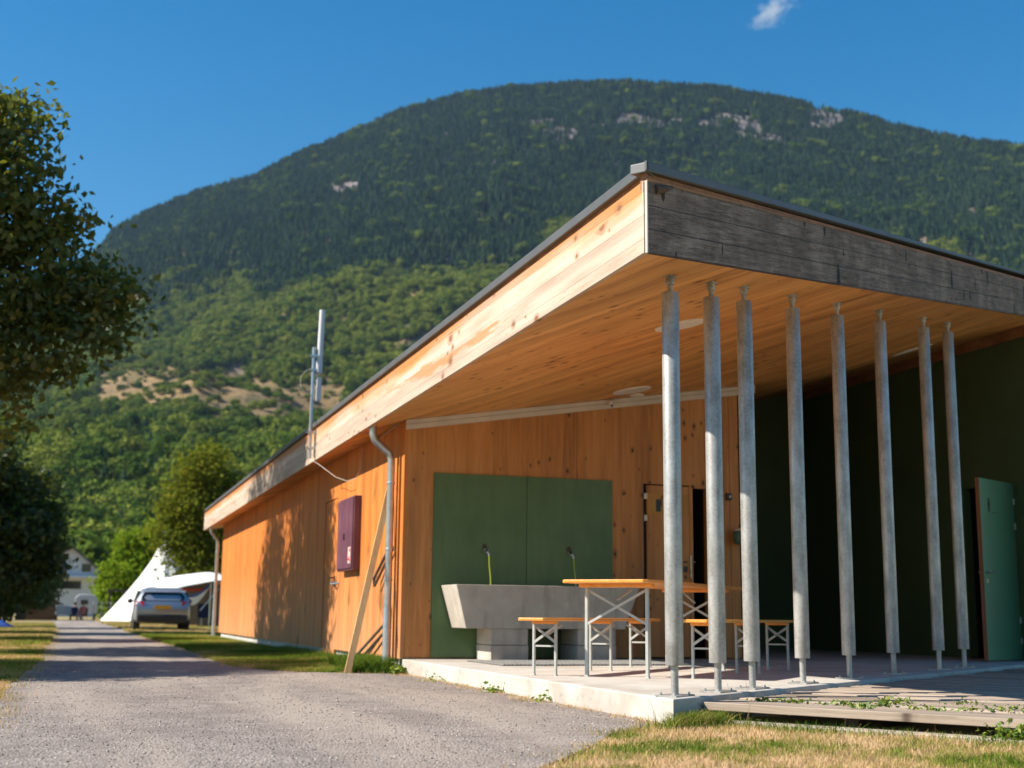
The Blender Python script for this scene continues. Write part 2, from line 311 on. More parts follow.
# ------------------------------------------------------------------ mesh helpers
def tag(o, label=None, cat=None, group=None, kind=None):
    for k_, v in (('label', label), ('category', cat), ('group', group), ('kind', kind)):
        if v: o[k_] = v
    return o
def empty(name, loc, label, cat, group=None, rz=0):
    o = bpy.data.objects.new(name, None); COL.objects.link(o); o.location = loc; o.rotation_euler = (0, 0, rz); o.empty_display_size = .1
    return tag(o, label, cat, group)
def wmat(o):
    m_ = Matrix.Translation(o.location) @ o.rotation_euler.to_matrix().to_4x4()
    return wmat(o.parent) @ m_ if o.parent else m_
class MB:
    def __init__(s): s.v = []; s.f = []; s.mi = []; s.cur = 0
    def add(s, vs, fs):
        b = len(s.v); s.v += [tuple(v) for v in vs]; s.f += [tuple(b+i for i in f) for f in fs]; s.mi += [s.cur]*len(fs); return s
    def box(s, x0, x1, y0, y1, z0, z1, mat=None):
        vs = [Vector(p) for p in ((x0,y0,z0),(x1,y0,z0),(x1,y1,z0),(x0,y1,z0),(x0,y0,z1),(x1,y0,z1),(x1,y1,z1),(x0,y1,z1))]
        if mat is not None: vs = [mat @ v for v in vs]
        return s.add(vs, [(0,3,2,1),(4,5,6,7),(0,1,5,4),(1,2,6,5),(2,3,7,6),(3,0,4,7)])
    def prism(s, poly, z0, z1):          # poly: list of (x,y), z0/z1 numbers or functions
        f0 = z0 if callable(z0) else (lambda x, y: z0); f1 = z1 if callable(z1) else (lambda x, y: z1)
        a = sum(poly[i][0]*poly[(i+1) % len(poly)][1]-poly[(i+1) % len(poly)][0]*poly[i][1] for i in range(len(poly)))
        if a < 0: poly = poly[::-1]
        n = len(poly); vs = [(x, y, f0(x, y)) for x, y in poly]+[(x, y, f1(x, y)) for x, y in poly]
        return s.add(vs, [tuple(range(n-1, -1, -1)), tuple(range(n, 2*n))]+[(i, (i+1) % n, n+(i+1) % n, n+i) for i in range(n)])
    def bar(s, a, b, w_, h_, up=(0, 0, 1)):
        a = Vector(a); b = Vector(b); d = (b-a); L = d.length; d.normalize(); u = Vector(up)
        if abs(d.dot(u)) > .98: u = Vector((1, 0, 0))
        x = d.cross(u).normalized(); u = x.cross(d)
        vs = []
        for p in (a, b):
            for sx, sz in ((-1,-1),(1,-1),(1,1),(-1,1)): vs.append(p+x*sx*w_/2+u*sz*h_/2)
        return s.add(vs, [(0,1,2,3),(7,6,5,4),(0,4,5,1),(1,5,6,2),(2,6,7,3),(3,7,4,0)])
    def tube(s, pts, rad, seg=12, caps=True):
        pts = [Vector(p) for p in pts]; n = len(pts); R_ = rad if isinstance(rad, (list, tuple)) else [rad]*n
        t0 = (pts[1]-pts[0]).normalized(); ref = Vector((0, 0, 1)) if abs(t0.z) < .9 else Vector((1, 0, 0))
        x = t0.cross(ref).normalized(); vs = []; prev = t0
        for i, p in enumerate(pts):
            t = (pts[min(i+1, n-1)]-pts[max(i-1, 0)]).normalized()
            x = (x - t*x.dot(t)).normalized(); y = t.cross(x)
            for j in range(seg):
                a = 2*math.pi*j/seg; vs.append(p+(x*math.cos(a)+y*math.sin(a))*R_[i])
        fs = [(i*seg+j, i*seg+(j+1) % seg, (i+1)*seg+(j+1) % seg, (i+1)*seg+j) for i in range(n-1) for j in range(seg)]
        if caps: fs += [tuple(range(seg-1, -1, -1)), tuple((n-1)*seg+j for j in range(seg))]
        return s.add(vs, fs)
    def lathe(s, prof, seg=24, c=(0, 0, 0)):
        vs = [(c[0]+r*math.cos(2*math.pi*j/seg), c[1]+r*math.sin(2*math.pi*j/seg), c[2]+z) for r, z in prof for j in range(seg)]
        n = len(prof); fs = [(i*seg+j, i*seg+(j+1) % seg, (i+1)*seg+(j+1) % seg, (i+1)*seg+j) for i in range(n-1) for j in range(seg)]
        fs += [tuple(range(seg-1, -1, -1)), tuple((n-1)*seg+j for j in range(seg))]
        return s.add(vs, fs)
    def ball(s, c, r, seg=12, rings=8, sc=(1, 1, 1)):
        vs = [(c[0], c[1], c[2]-r*sc[2])]
        for i in range(1, rings):
            th = -math.pi/2+math.pi*i/rings
            for j in range(seg):
                a = 2*math.pi*j/seg; vs.append((c[0]+r*sc[0]*math.cos(th)*math.cos(a), c[1]+r*sc[1]*math.cos(th)*math.sin(a), c[2]+r*sc[2]*math.sin(th)))
        vs.append((c[0], c[1], c[2]+r*sc[2])); T = len(vs)-1
        fs = [(0, 1+(j+1) % seg, 1+j) for j in range(seg)]
        for i in range(rings-2):
            fs += [(1+i*seg+j, 1+i*seg+(j+1) % seg, 1+(i+1)*seg+(j+1) % seg, 1+(i+1)*seg+j) for j in range(seg)]
        b = 1+(rings-2)*seg; fs += [(b+j, b+(j+1) % seg, T) for j in range(seg)]
        return s.add(vs, fs)
    def build(s, name, mat, parent=None, smooth=False, bevel=0., label=None):
        me = bpy.data.meshes.new(name); me.from_pydata(s.v, [], s.f); me.update()
        for mm in (mat if isinstance(mat, (list, tuple)) else [mat]): me.materials.append(mm)
        if isinstance(mat, (list, tuple)): me.polygons.foreach_set('material_index', s.mi)
        o = bpy.data.objects.new(name, me); COL.objects.link(o)
        if parent is not None:
            o.parent = parent
            if getattr(s, 'world', True): me.transform(wmat(parent).inverted())
        if smooth:
            me.polygons.foreach_set('use_smooth', [True]*len(me.polygons))
            try: me.set_sharp_from_angle(angle=math.radians(40))
            except Exception: pass
        if bevel:
            b = o.modifiers.new('bevel', 'BEVEL'); b.width = bevel; b.segments = 2; b.limit_method = 'ANGLE'; b.angle_limit = math.radians(35)
        if label: o['label'] = label
        return o
def LB():           # mesh builder whose coordinates are already local to the parent
    b = MB(); b.world = False; return b
def np_mesh(name, V, Fc, mat, rnd=None, parent=None, smooth=False):
    me = bpy.data.meshes.new(name); V = np.asarray(V, dtype=np.float32); Fc = np.asarray(Fc, dtype=np.int32); k_ = Fc.shape[1]
    me.vertices.add(len(V)); me.vertices.foreach_set('co', V.ravel())
    me.loops.add(Fc.size); me.loops.foreach_set('vertex_index', Fc.ravel())
    me.polygons.add(len(Fc)); me.polygons.foreach_set('loop_start', np.arange(len(Fc), dtype=np.int32)*k_)
    if smooth: me.polygons.foreach_set('use_smooth', np.ones(len(Fc), dtype=bool))
    me.update(calc_edges=True); me.materials.append(mat)
    if rnd is not None:
        a = me.attributes.new('rnd', 'FLOAT', 'FACE'); a.data.foreach_set('value', np.asarray(rnd, dtype=np.float32))
    o = bpy.data.objects.new(name, me); COL.objects.link(o)
    if parent is not None:
        o.parent = parent
        if parent.type == 'EMPTY': me.transform((Matrix.Translation(parent.location) @ parent.rotation_euler.to_matrix().to_4x4()).inverted())
    return o
def smoothstep(a, b, x): t = np.clip((x-a)/(b-a), 0, 1); return t*t*(3-2*t)
def in_poly(px, py, poly):
    ins = np.zeros(len(px), bool); n = len(poly); j = n-1
    for i in range(n):
        xi, yi = poly[i]; xj, yj = poly[j]
        c = ((yi > py) != (yj > py)) & (px < (xj-xi)*(py-yi)/((yj-yi)+1e-12)+xi); ins ^= c; j = i
    return ins

# ------------------------------------------------------------------ ground and mountain
G = -.165
RIDGE = [(-60,.17),(-30,.20),(-8,.225),(-1.57,.2407),(-.23,.2664),(.33,.2856),(1.96,.3045),(4.05,.3259),(6.22,.3392),(8.41,.3639),(10.66,.3827),(12.94,.4029),(15.26,.4149),(17.61,.4229),(20.43,.4275),(23.24,.4276),(26.95,.4216),(29.68,.4126),(32.35,.3996),(34.95,.3835),(37.88,.3648),(40.86,.347),(55,.28),(80,.2)]
RA, RE = np.array([r[0] for r in RIDGE], float), np.array([r[1] for r in RIDGE], float)-.004
PD = np.array([0, 230, 330, 500, 700, 900, 1100, 1300, 1600, 1900, 2200, 2500, 2750, 2900, 3300, 4200]); PE = np.array([0, 0, .018, .058, .098, .128, .156, .185, .238, .288, .335, .375, .405, .4275, .385, .28])
def terrain(a, d):          # a in degrees, d metres -> z
    E = np.interp(a, RA, RE)/.4235; el = np.interp(d, PD, PE)
    k_ = 1+(E-1)*smoothstep(350, 1800, d)
    return d*el*k_
def nz(x, y, s, o=0): return noise.fractal(Vector((x*s, y*s, o)), 1., 2., 5)
def build_mountain():
    A = np.linspace(-45, 72, 300); D = np.concatenate([np.linspace(232, 900, 70), np.linspace(910, 3000, 170), np.linspace(3050, 4200, 12)])
    V = []
    for a in A:
        zz = terrain(a, D)
        for d, z in zip(D, zz):
            x = d*math.sin(math.radians(a)); y = d*math.cos(math.radians(a))
            k_ = min(1, max(0, (d-300)/900)); n1 = nz(x, y, .0022)*55*k_+nz(x, y, .008, 7)*24*k_+nz(x, y, .03, 3)*3.5*k_
            # benches of rock low on the slope
            e = z/d
            cl = nz(x, y, .006, 20)
            n1 += 11*k_*math.exp(-((e-.112-.006*cl)/.004)**2)*(1 if -1 < a < 8 else .3)
            ridge = math.exp(-((d-2900)/350)**2); n1 *= (1-.86*ridge)
            V.append((x, y, z+n1+G-.3))
    na, nd = len(A), len(D); idx = np.arange(na*nd).reshape(na, nd)
    Fc = np.stack([idx[:-1, :-1].ravel(), idx[1:, :-1].ravel(), idx[1:, 1:].ravel(), idx[:-1, 1:].ravel()], 1)[:, ::-1]
    o = np_mesh('mountain', V, Fc, M['hill'], smooth=True); tag(o, kind='structure')
    return o, np.array(V).reshape(na, nd, 3), A, D
mountain, MV, MA, MD = build_mountain()
def zat(a, d):
    i = np.clip(np.searchsorted(MA, a)-1, 0, len(MA)-2); j = np.clip(np.searchsorted(MD, d)-1, 0, len(MD)-2)
    u = (a-MA[i])/(MA[i+1]-MA[i]); v = (d-MD[j])/(MD[j+1]-MD[j]); Z = MV[:, :, 2]
    return Z[i, j]*(1-u)*(1-v)+Z[i+1, j]*u*(1-v)+Z[i, j+1]*(1-u)*v+Z[i+1, j+1]*u*v

def lump_tree(name, mat, kind, seed):
    r = np.random.default_rng(seed); V = []; Fc = []; rn = []
    def tri(p, n_, s_):
        t = np.cross(n_, r.normal(size=3)); t /= np.linalg.norm(t)+1e-9; b = np.cross(n_, t); i = len(V)
        V.extend([p+t*s_, p-t*s_*.5+b*s_*.8, p-t*s_*.5-b*s_*.8]); Fc.append((i, i+1, i+2)); rn.append(r.random())
    if kind == 'conifer':
        for q in range(420):
            h = r.random()**.8; R_ = (.22*(1-h)+.015)*(1+.3*math.sin(h*40)); a = r.random()*6.283
            rr = R_*(.55+.45*r.random()); p = np.array([rr*math.cos(a), rr*math.sin(a), .06+h*.94])
            n_ = np.array([math.cos(a), math.sin(a), .7])+r.normal(size=3)*.35; tri(p, n_/np.linalg.norm(n_), .055*(1.15-h*.6))
    else:
        lob = [(np.array([r.normal()*.17, r.normal()*.17, .38+.42*r.random()]), .20+.12*r.random()) for _ in range(8)]+[(np.array([0, 0, .5]), .33)]
        for q in range(620):
            c_, R_ = lob[r.integers(len(lob))]; n_ = r.normal(size=3); n_ /= np.linalg.norm(n_)
            p = c_+n_*R_*(.8+.25*r.random())*np.array([1, 1, .85]); n2 = n_+r.normal(size=3)*.4; tri(p, n2/np.linalg.norm(n2), .065)
    me = bpy.data.meshes.new(name); me.from_pydata([tuple(v) for v in V], [], Fc); me.materials.append(mat)
    a = me.attributes.new('rnd', 'FLOAT', 'FACE'); a.data.foreach_set('value', np.array(rn, dtype=np.float32))
    return bpy.data.objects.new(name, me)
protos = [lump_tree('conifer_crown', M['conifer'], 'conifer', 1), lump_tree('conifer_crown', M['conifer'], 'conifer', 2),
          lump_tree('broadleaf_crown', M['broad'], 'broad', 3), lump_tree('broadleaf_crown', M['broad'], 'broad', 4),
          lump_tree('broadleaf_crown', M['broadlight'], 'broad', 6), lump_tree('broadleaf_crown', M['broadlight'], 'broad', 9)]
def forest():
    n = 325000; r = np.random.default_rng(5)
    a = r.uniform(-16, 64, n); d = np.sqrt(r.uniform(245**2, 3020**2, n))
    # density falls with distance: keep near trees, thin far ones slightly
    z = zat(a, d); x = d*np.sin(np.radians(a)); y = d*np.cos(np.radians(a)); e = z/d
    keep = np.ones(n, bool); kind = np.zeros(n, int); sc = np.zeros(n); sx = np.zeros(n)
    for i in range(n):
        n1 = nz(x[i], y[i], .004, 50); n2 = nz(x[i], y[i], .016, 60); ee = e[i]; aa = a[i]
        con = ee+.03*n1+.02*n2 > (.225+.0036*aa if aa < 24 else .31-.0035*(aa-24))
        kind[i] = (0 if con and r.random() > .012+.05*(n2 > .3) else 2)+r.integers(2)
        if not con:
            pl = .5 if ee > .175 else .22
            if n1 < -.1: pl += .3
            if r.random() < pl: kind[i] = 4+r.integers(2)
            elif ee < .15 and n1 > .05 and r.random() < .6: kind[i] = 0
        if con: sc[i] = 17.5*(.5+.8*r.random()); sx[i] = sc[i]*1.05
        else: sc[i] = 12*(.45+.8*r.random()); sx[i] = sc[i]*1.05
        p = .92
        if d[i] < 700: p = .8
        # dry meadow band and rock bands
        wob = .012*n1+.010*n2
        mead = math.exp(-((ee-.162+wob)/.021)**4)*(1 if .2 < aa < 10.8 else .15)
        mead2 = math.exp(-((ee-.114+.5*wob)/.009)**2)*(1 if -.5 < aa < 7.5 else .2)
        sp = .7 if (n2 > .50 and not con) else (.7 if (con and n2 > .85) else 0)
        rock = .9 if (con and abs(ee-(.386 if aa > 18 else .335)-.02*n1) < .010 and nz(x[i], y[i], .012, 80) > -.05 and (aa > 18 or 9 < aa < 12)) else 0
        if .185 < ee and not con and n2 > .22: p *= .55
        p *= (1-.90*mead)*(1-.8*mead2)*(1-sp)*(1-rock)
        if .2 < ee < .30 and not con: p *= .85
        keep[i] = r.random() < p
        if mead > .3: sc[i] *= .6; sx[i] *= .7
    x, y, z, kind, sc, sx = (q[keep] for q in (x, y, z, kind, sc, sx)); k_ = len(x)
    me = bpy.data.meshes.new('mountain_forest'); me.vertices.add(k_); me.vertices.foreach_set('co', np.stack([x, y, z-.4], 1).astype(np.float32).ravel())
    at = me.attributes.new('kindi', 'INT', 'POINT'); at.data.foreach_set('value', kind.astype(np.int32))
    at = me.attributes.new('scl', 'FLOAT_VECTOR', 'POINT'); at.data.foreach_set('vector', np.stack([sx, sx, sc], 1).astype(np.float32).ravel())
    at = me.attributes.new('rotz', 'FLOAT_VECTOR', 'POINT'); rz = np.zeros((k_, 3)); rz[:, 2] = r.uniform(0, 6.28, k_); at.data.foreach_set('vector', rz.astype(np.float32).ravel())
    o = bpy.data.objects.new('mountain_forest', me); COL.objects.link(o)
    tag(o, 'dense mixed forest of dark conifers and green broadleaf trees covering the mountain', 'forest', kind='stuff')
    ng = bpy.data.node_groups.new('forest', 'GeometryNodeTree')
    ng.interface.new_socket('Geometry', in_out='INPUT', socket_type='NodeSocketGeometry'); ng.interface.new_socket('Geometry', in_out='OUTPUT', socket_type='NodeSocketGeometry')
    L = ng.links; gi = ng.nodes.new('NodeGroupInput'); go = ng.nodes.new('NodeGroupOutput'); jn = ng.nodes.new('GeometryNodeGeometryToInstance')
    for p in protos[::-1]:
        oi = ng.nodes.new('GeometryNodeObjectInfo'); oi.inputs['Object'].default_value = p; oi.inputs['As Instance'].default_value = False
        L.new(oi.outputs['Geometry'], jn.inputs[0])
    ip = ng.nodes.new('GeometryNodeInstanceOnPoints'); ip.inputs['Pick Instance'].default_value = True
    def na(nm, ty):
        q = ng.nodes.new('GeometryNodeInputNamedAttribute'); q.data_type = ty; q.inputs[0].default_value = nm; return [s_ for s_ in q.outputs if s_.enabled][0]
    L.new(gi.outputs[0], ip.inputs['Points']); L.new(jn.outputs[0], ip.inputs['Instance']); L.new(na('kindi', 'INT'), ip.inputs['Instance Index'])
    L.new(na('rotz', 'FLOAT_VECTOR'), ip.inputs['Rotation']); L.new(na('scl', 'FLOAT_VECTOR'), ip.inputs['Scale']); L.new(ip.outputs[0], go.inputs[0])
    md = o.modifiers.new('forest', 'NODES'); md.node_group = ng
    print('forest instances', k_)
forest()

def sheet(name, poly, z, mat):
    b = MB(); b.add([(x, y, z) for x, y in poly], [tuple(range(len(poly)))]); return tag(b.build(name, mat), kind='structure')
# ground reaches under the mountain foot
b = MB(); ring = [(600*math.cos(t), 600*math.sin(t), G) for t in np.linspace(0, 2*math.pi, 49)[:-1]]
b.add(ring, [tuple(range(48))]); tag(b.build('ground', M['soil']), kind='structure')
ROADR = [(1.15, 100), (1.5, 60), (1.62, 48), (1.72, 31.6), (1.85, 23.4), (1.80, 17.5), (1.85, 15.9), (2.35, 14.6), (3.3, 14.15), (3.46, 13.6), (3.46, 7.45), (3.2, 7.2), (2.9, 6.8), (2.55, 6.3), (2.2, 5.75), (1.97, 5.43), (1.6, 4.7), (.9, 3), (0, -6)]
ROADL = [(-5, -6), (-1.2, 4), (-.45, 8.2), (-.5, 11.6), (-.4, 18.6), (-.5, 31), (-.6, 47), (-1.1, 75), (-1.6, 100)]
def wob(pl, s_=1.): 
    out = []
    for i in range(len(pl)-1):
        (x0, y0), (x1, y1) = pl[i], pl[i+1]; L_ = math.hypot(x1-x0, y1-y0); n = max(1, min(40, int(L_/.35)))
        for t in range(n):
            x = x0+(x1-x0)*t/n; y = y0+(y1-y0)*t/n; k_ = .09*s_ if abs(x-3.46) > .02 else 0
            out.append((x+k_*nz(x, y, 1.1, 3), y+k_*nz(x, y, 1.1, 9)))
    return out+[pl[-1]]
ROAD = wob(ROADR)+wob(ROADL)
sheet('gravel_road', ROAD, G+.012, M['gravel'])

# loose stones on the near gravel
def pebbles():
    n = 26000; r = RNG; x = r.uniform(-3.2, 3.45, n*2); y = 4.3+11.5*r.random(n*2)**1.5
    ok = in_poly(x, y, ROAD); x = x[ok][:n]; y = y[ok][:n]; n = len(x)
    s_ = .0018+.0062*r.random(n)**4; dirs = np.array([(1,0,0),(-1,0,0),(0,1,0),(0,-1,0),(0,0,1),(0,0,-1)], float)
    V = dirs[None]*(s_[:, None, None])*(.7+.6*r.random((n, 6, 1))); V[:, :, 2] *= .6
    V += np.stack([x, y, np.full(n, G+.0135)], 1)[:, None]+r.normal(size=(n, 6, 3))*s_[:, None, None]*.15
    f8 = np.array([(0,2,4),(2,1,4),(1,3,4),(3,0,4),(2,0,5),(1,2,5),(3,1,5),(0,3,5)])
    Fc = (f8[None]+np.arange(n)[:, None, None]*6).reshape(-1, 3)
    o = np_mesh('loose_gravel', V.reshape(-1, 3), Fc, M['pebble'], np.repeat(r.random(n), 8), smooth=True)
    tag(o, 'small loose grey and pinkish stones scattered over the gravel track', 'gravel', kind='stuff')
pebbles()

# grass
def blades(x, y, h, wd, tint, z0=G, lean=.55):
    n = len(x); r = RNG; a = r.uniform(0, 6.283, n); la = r.uniform(0, 6.283, n); ln = h*lean*r.random(n)
    b0 = np.stack([x, y, np.full(n, z0-.002)], 1); t = np.stack([np.cos(a), np.sin(a), np.zeros(n)], 1)*wd[:, None]/2
    mid = b0+np.stack([np.cos(la)*ln*.35, np.sin(la)*ln*.35, h*.6], 1); tip = b0+np.stack([np.cos(la)*ln, np.sin(la)*ln, h], 1)
    V = np.stack([b0-t, b0+t, mid+t*.7, mid-t*.7, tip], 1)
    return V, tint
def grass_obj(name, parts, label):
    V = np.concatenate([p[0] for p in parts]); tint = np.concatenate([p[1] for p in parts]); n = len(V)
    f = np.array([(0, 1, 2), (0, 2, 3), (3, 2, 4)]); Fc = (f[None]+np.arange(n)[:, None, None]*5).reshape(-1, 3)
    o = np_mesh(name, V.reshape(-1, 3), Fc, M['blade'], np.repeat(np.clip(tint, 0, 1), 3))
    tag(o, label, 'grass', kind='stuff'); return o
def scat(n, x0, x1, y0, y1, cond):
    x = RNG.uniform(x0, x1, n); y = RNG.uniform(y0, y1, n); k_ = cond(x, y); return x[k_], y[k_]
def pn(x, y, s_, o): return np.array([nz(a, b_, s_, o) for a, b_ in zip(x, y)])
DU = np.array([.556, -.831])                                            # deck board direction
D0 = np.array([3.738, 7.494])                                             # deck tip by the slab corner
def deck_side(x, y): return (x-D0[0])*(-DU[1])*-1*-1+(y-D0[1])*DU[0]    # >0 on the deck side of the front edge
SLAB = [(3.45, 14.16), (3.45, 7.27), (10.19, 12.30), (13.2, 14.5), (13.2, 14.16)]
# front lawn
def cf_(x, y): return ~in_poly(x, y, ROAD) & (deck_side(x, y) < -.04) & ~in_poly(x, y, [(3.4, 14.2), (3.4, 7.2), (10.2, 12.3), (12, 14.2)])
x, y = scat(190000, .9, 6.6, 3.2, 8.0, cf_)
g1 = pn(x, y, 1.6, 2); g2 = pn(x, y, .7, 12); near_deck = np.exp(-(np.abs(deck_side(x, y))/.17)**2)*(x > 3.4)
dry = .70+.42*g1+.32*g2+.45*pn(x, y, 6., 30)-.5*near_deck*(.6+RNG.random(len(x)))+RNG.normal(size=len(x))*.17
hh = .014+.028*RNG.random(len(x))+.02*np.clip(.6-dry, 0, 1)+.035*near_deck*RNG.random(len(x))
P1 = blades(x, y, hh, .0022+.003*RNG.random(len(x)), dry, lean=1.1)
# tuft at the slab corner
t_ = RNG.normal(size=(2600, 2))*np.array([.15, .06]); tx = 3.60+t_[:, 0]; ty = 7.24+t_[:, 1]+.55*t_[:, 0]
P2 = blades(tx, ty, .04+.075*RNG.random(2600), .003+.003*RNG.random(2600), .0+.42*RNG.random(2600)**1.2*1.6, lean=1.7)
sx_ = np.array([3.30, 3.42, 3.62, 3.95, 4.3, 4.6, 4.05, 3.35, 4.9, 3.75]); sy_ = np.array([7.15, 7.1, 7.05, 7.25, 6.75, 6.3, 7.6, 7.3, 5.7, 6.95])
P3 = blades(sx_, sy_, np.array([.24, .18, .22, .34, .2, .16, .42, .2, .18, .26]), np.full(10, .004), np.full(10, .8), lean=1.0)
grass_obj('front_lawn_grass', [P1, P2, P3], 'short half dry yellow and green grass in front of the wooden deck')
# strip beside the long wall
def cs_(x, y): return ~in_poly(x, y, ROAD) & (x < 3.40)
x, y = scat(90000, 1.6, 3.42, 13.9, 22, cs_); g1 = pn(x, y, 1.3, 5)
edge = np.clip((x-1.8)/1.5, 0, 1); ti = .50-.30*edge+.35*g1+RNG.normal(size=len(x))*.1
hs = .02+.05*RNG.random(len(x))+.11*edge**3*RNG.random(len(x))
Q1 = blades(x, y, hs, .004+.004*RNG.random(len(x)), ti, lean=.9)
x, y = scat(90000, 1.5, 3.42, 22, 40, cs_); g1 = pn(x, y, .8, 5)
Q2 = blades(x, y, .03+.07*RNG.random(len(x)), .008+.006*RNG.random(len(x)), .38+.4*g1+RNG.normal(size=len(x))*.1, lean=.9)
x, y = scat(9000, 2.9, 3.42, 14.3, 15.6, cs_)
Q3 = blades(x, y, .05+.17*RNG.random(len(x)), .005+.004*RNG.random(len(x)), .08+.25*RNG.random(len(x)), lean=.8)
x, y = scat(9000, 3.05, 3.45, 7.4, 14.1, lambda x, y: x > 3.33-.22*pn(x, y, 1.5, 8))
Q4 = blades(x, y, .01+.035*RNG.random(len(x)), .003+.003*RNG.random(len(x)), .75+.3*pn(x, y, 3., 3), lean=1.2)
grass_obj('wall_side_grass', [Q1, Q2, Q3, Q4], 'bright green grass growing along the foot of the long wooden wall')
ex = []; ey = []
for (x0, y0), (x1, y1) in list(zip(ROAD[:-1], ROAD[1:])):
    if abs(x0-3.46) < .03 and abs(x1-3.46) < .03 or y0 > 45 or y0 < 4: continue
    L0 = math.hypot(x1-x0, y1-y0); n0 = int(L0*260); t0 = RNG.random(n0); ex += list(x0+(x1-x0)*t0+RNG.normal(size=n0)*.10); ey += list(y0+(y1-y0)*t0+RNG.normal(size=n0)*.10)
ex = np.array(ex); ey = np.array(ey); k0 = ~((ex > 3.42)) & ((pn(ex, ey, 2.2, 44) > -.05)); ex = ex[k0]; ey = ey[k0]
E1 = blades(ex, ey, .012+.03*RNG.random(len(ex)), .003+.003*RNG.random(len(ex)), .5+.35*RNG.random(len(ex)), z0=G+.010, lean=1.2)
grass_obj('edge_grass', [E1], 'thin straggling dry grass creeping over the ragged edges of the gravel track')
def cl_(x, y): return ~in_poly(x, y, ROAD)
x, y = scat(120000, -3.6, -.2, 8, 26, cl_); g1 = pn(x, y, .9, 25)
L1 = blades(x, y, .02+.03*RNG.random(len(x)), .005+.005*RNG.random(len(x)), .56+.5*g1+RNG.normal(size=len(x))*.1, lean=1.)
x, y = scat(120000, -5.5, -.2, 26, 70, cl_); g1 = pn(x, y, .5, 25)
L2 = blades(x, y, .04+.06*RNG.random(len(x)), .012+.01*RNG.random(len(x)), .56+.5*g1+RNG.normal(size=len(x))*.1, lean=1.)
x, y = scat(120000, 1.2, 9, 38, 100, cl_); g1 = pn(x, y, .25, 35)
L3 = blades(x, y, .05+.06*RNG.random(len(x)), .02+.015*RNG.random(len(x)), .62+.5*g1+RNG.normal(size=len(x))*.1, lean=1.)
grass_obj('verge_grass', [L1, L2, L3], 'mown yellow green grass verges on both sides of the gravel track')

# ------------------------------------------------------------------ terrace
tb = MB(); tb.prism([(3.45, 14.19), (3.45, 7.27), (10.19, 12.30), (11.18, 13.04), (11.18, 18.55), (7.68, 18.55), (7.68, 14.19)], G-.2, 0.)
terrace = tag(tb.build('terrace_slab', M['slab'], bevel=.012), kind='structure')

def soff(x, y):
    w1 = min(1, max(0, (y-10.5)/3.7)); w1 = w1*w1*(3-2*w1); w2 = min(1, max(0, (10.8-x)/2.5)); w2 = w2*w2*(3-2*w2)
    if x < 4.2: w1 *= 1
    return 2.613+(.193-.036*w1*w2)*(x-3.07)
RT = .545                                                                   # roof edge depth
FB = Vector((3.07, 6.74, 0)); FD = Vector((10.217-3.07, 11.978-6.74, 0)).normalized(); FN = Vector((FD.y, -FD.x, 0))
FE = FB+FD*16.3                                                             # right end of the roof
B_ = empty('wooden_building', (3.42, 14.2, 0), 'long low orange wooden building with a wide slanted roof over its open porch', 'building')
def wallbox(name, mat, x0, x1, y0, y1, z0=0., parent=B_, bevel=0, ztop=None, n=1):
    b = MB(); f = ztop or (lambda x, y: soff(x, y)-.002)
    b.prism([(x0, y0), (x1, y0), (x1, y1), (x0, y1)], z0, f); return b.build(name, mat, parent, bevel=bevel)
# long side wall, split round the door leaf
DY0, DY1 = 18.14, 19.08
b = MB(); tp = lambda x, y: soff(x, y)+.02
b.prism([(3.42, 14.42), (3.54, 14.42), (3.54, DY0-.005), (3.42, DY0-.005)], .0, tp)
b.prism([(3.42, DY0-.005), (3.54, DY0-.005), (3.54, DY1+.005), (3.42, DY1+.005)], 2.11, tp)
b.prism([(3.42, DY1+.005), (3.54, DY1+.005), (3.54, 33.55), (3.42, 33.55)], .0, tp)
b.build('side_wall', M['side_wood'], B_)
b = MB(); b.box(3.432, 3.475, DY0, DY1, -.085, 2.098); dr = b.build('door', M['side_wood'], B_)
b = MB(); b.tube([(3.435, 18.27, .985), (3.385, 18.27, .985), (3.38, 18.40, .985)], .010, 8); b.box(3.424, 3.44, 18.24, 18.29, .86, 1.02); b.build('handle', M['black'], dr)
b = MB(); b.tube([(3.42, 18.10, .93), (3.35, 18.07, .92), (3.33, 17.98, .89), (3.40, 17.86, .90), (3.42, 17.85, .90)], .013, 8); b.box(3.405, 3.42, 18.02, 18.08, .83, .94); b.build('door_stop', M['steel'], B_, smooth=True)
b = MB(); b.prism([(3.47, 14.4), (3.9, 14.4), (3.9, 33.45), (3.47, 33.45)], G-.1, -.002); b.build('foundation', M['foundation'], B_)
# corner: dark reveal, batten, corner board
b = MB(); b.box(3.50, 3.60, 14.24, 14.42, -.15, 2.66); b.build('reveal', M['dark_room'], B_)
b = MB(); b.box(3.435, 3.50, 14.345, 14.375, .0, 2.66); b.build('batten', M['side_wood'], B_)
b = MB(); b.box(3.425, 3.46, 14.20, 14.30, .004, 2.66); b.build('corner_board', M['side_wood'], B_)
b = MB(); b.box(3.44, 3.46, 13.9, 14.9, 2.60, 2.615); 
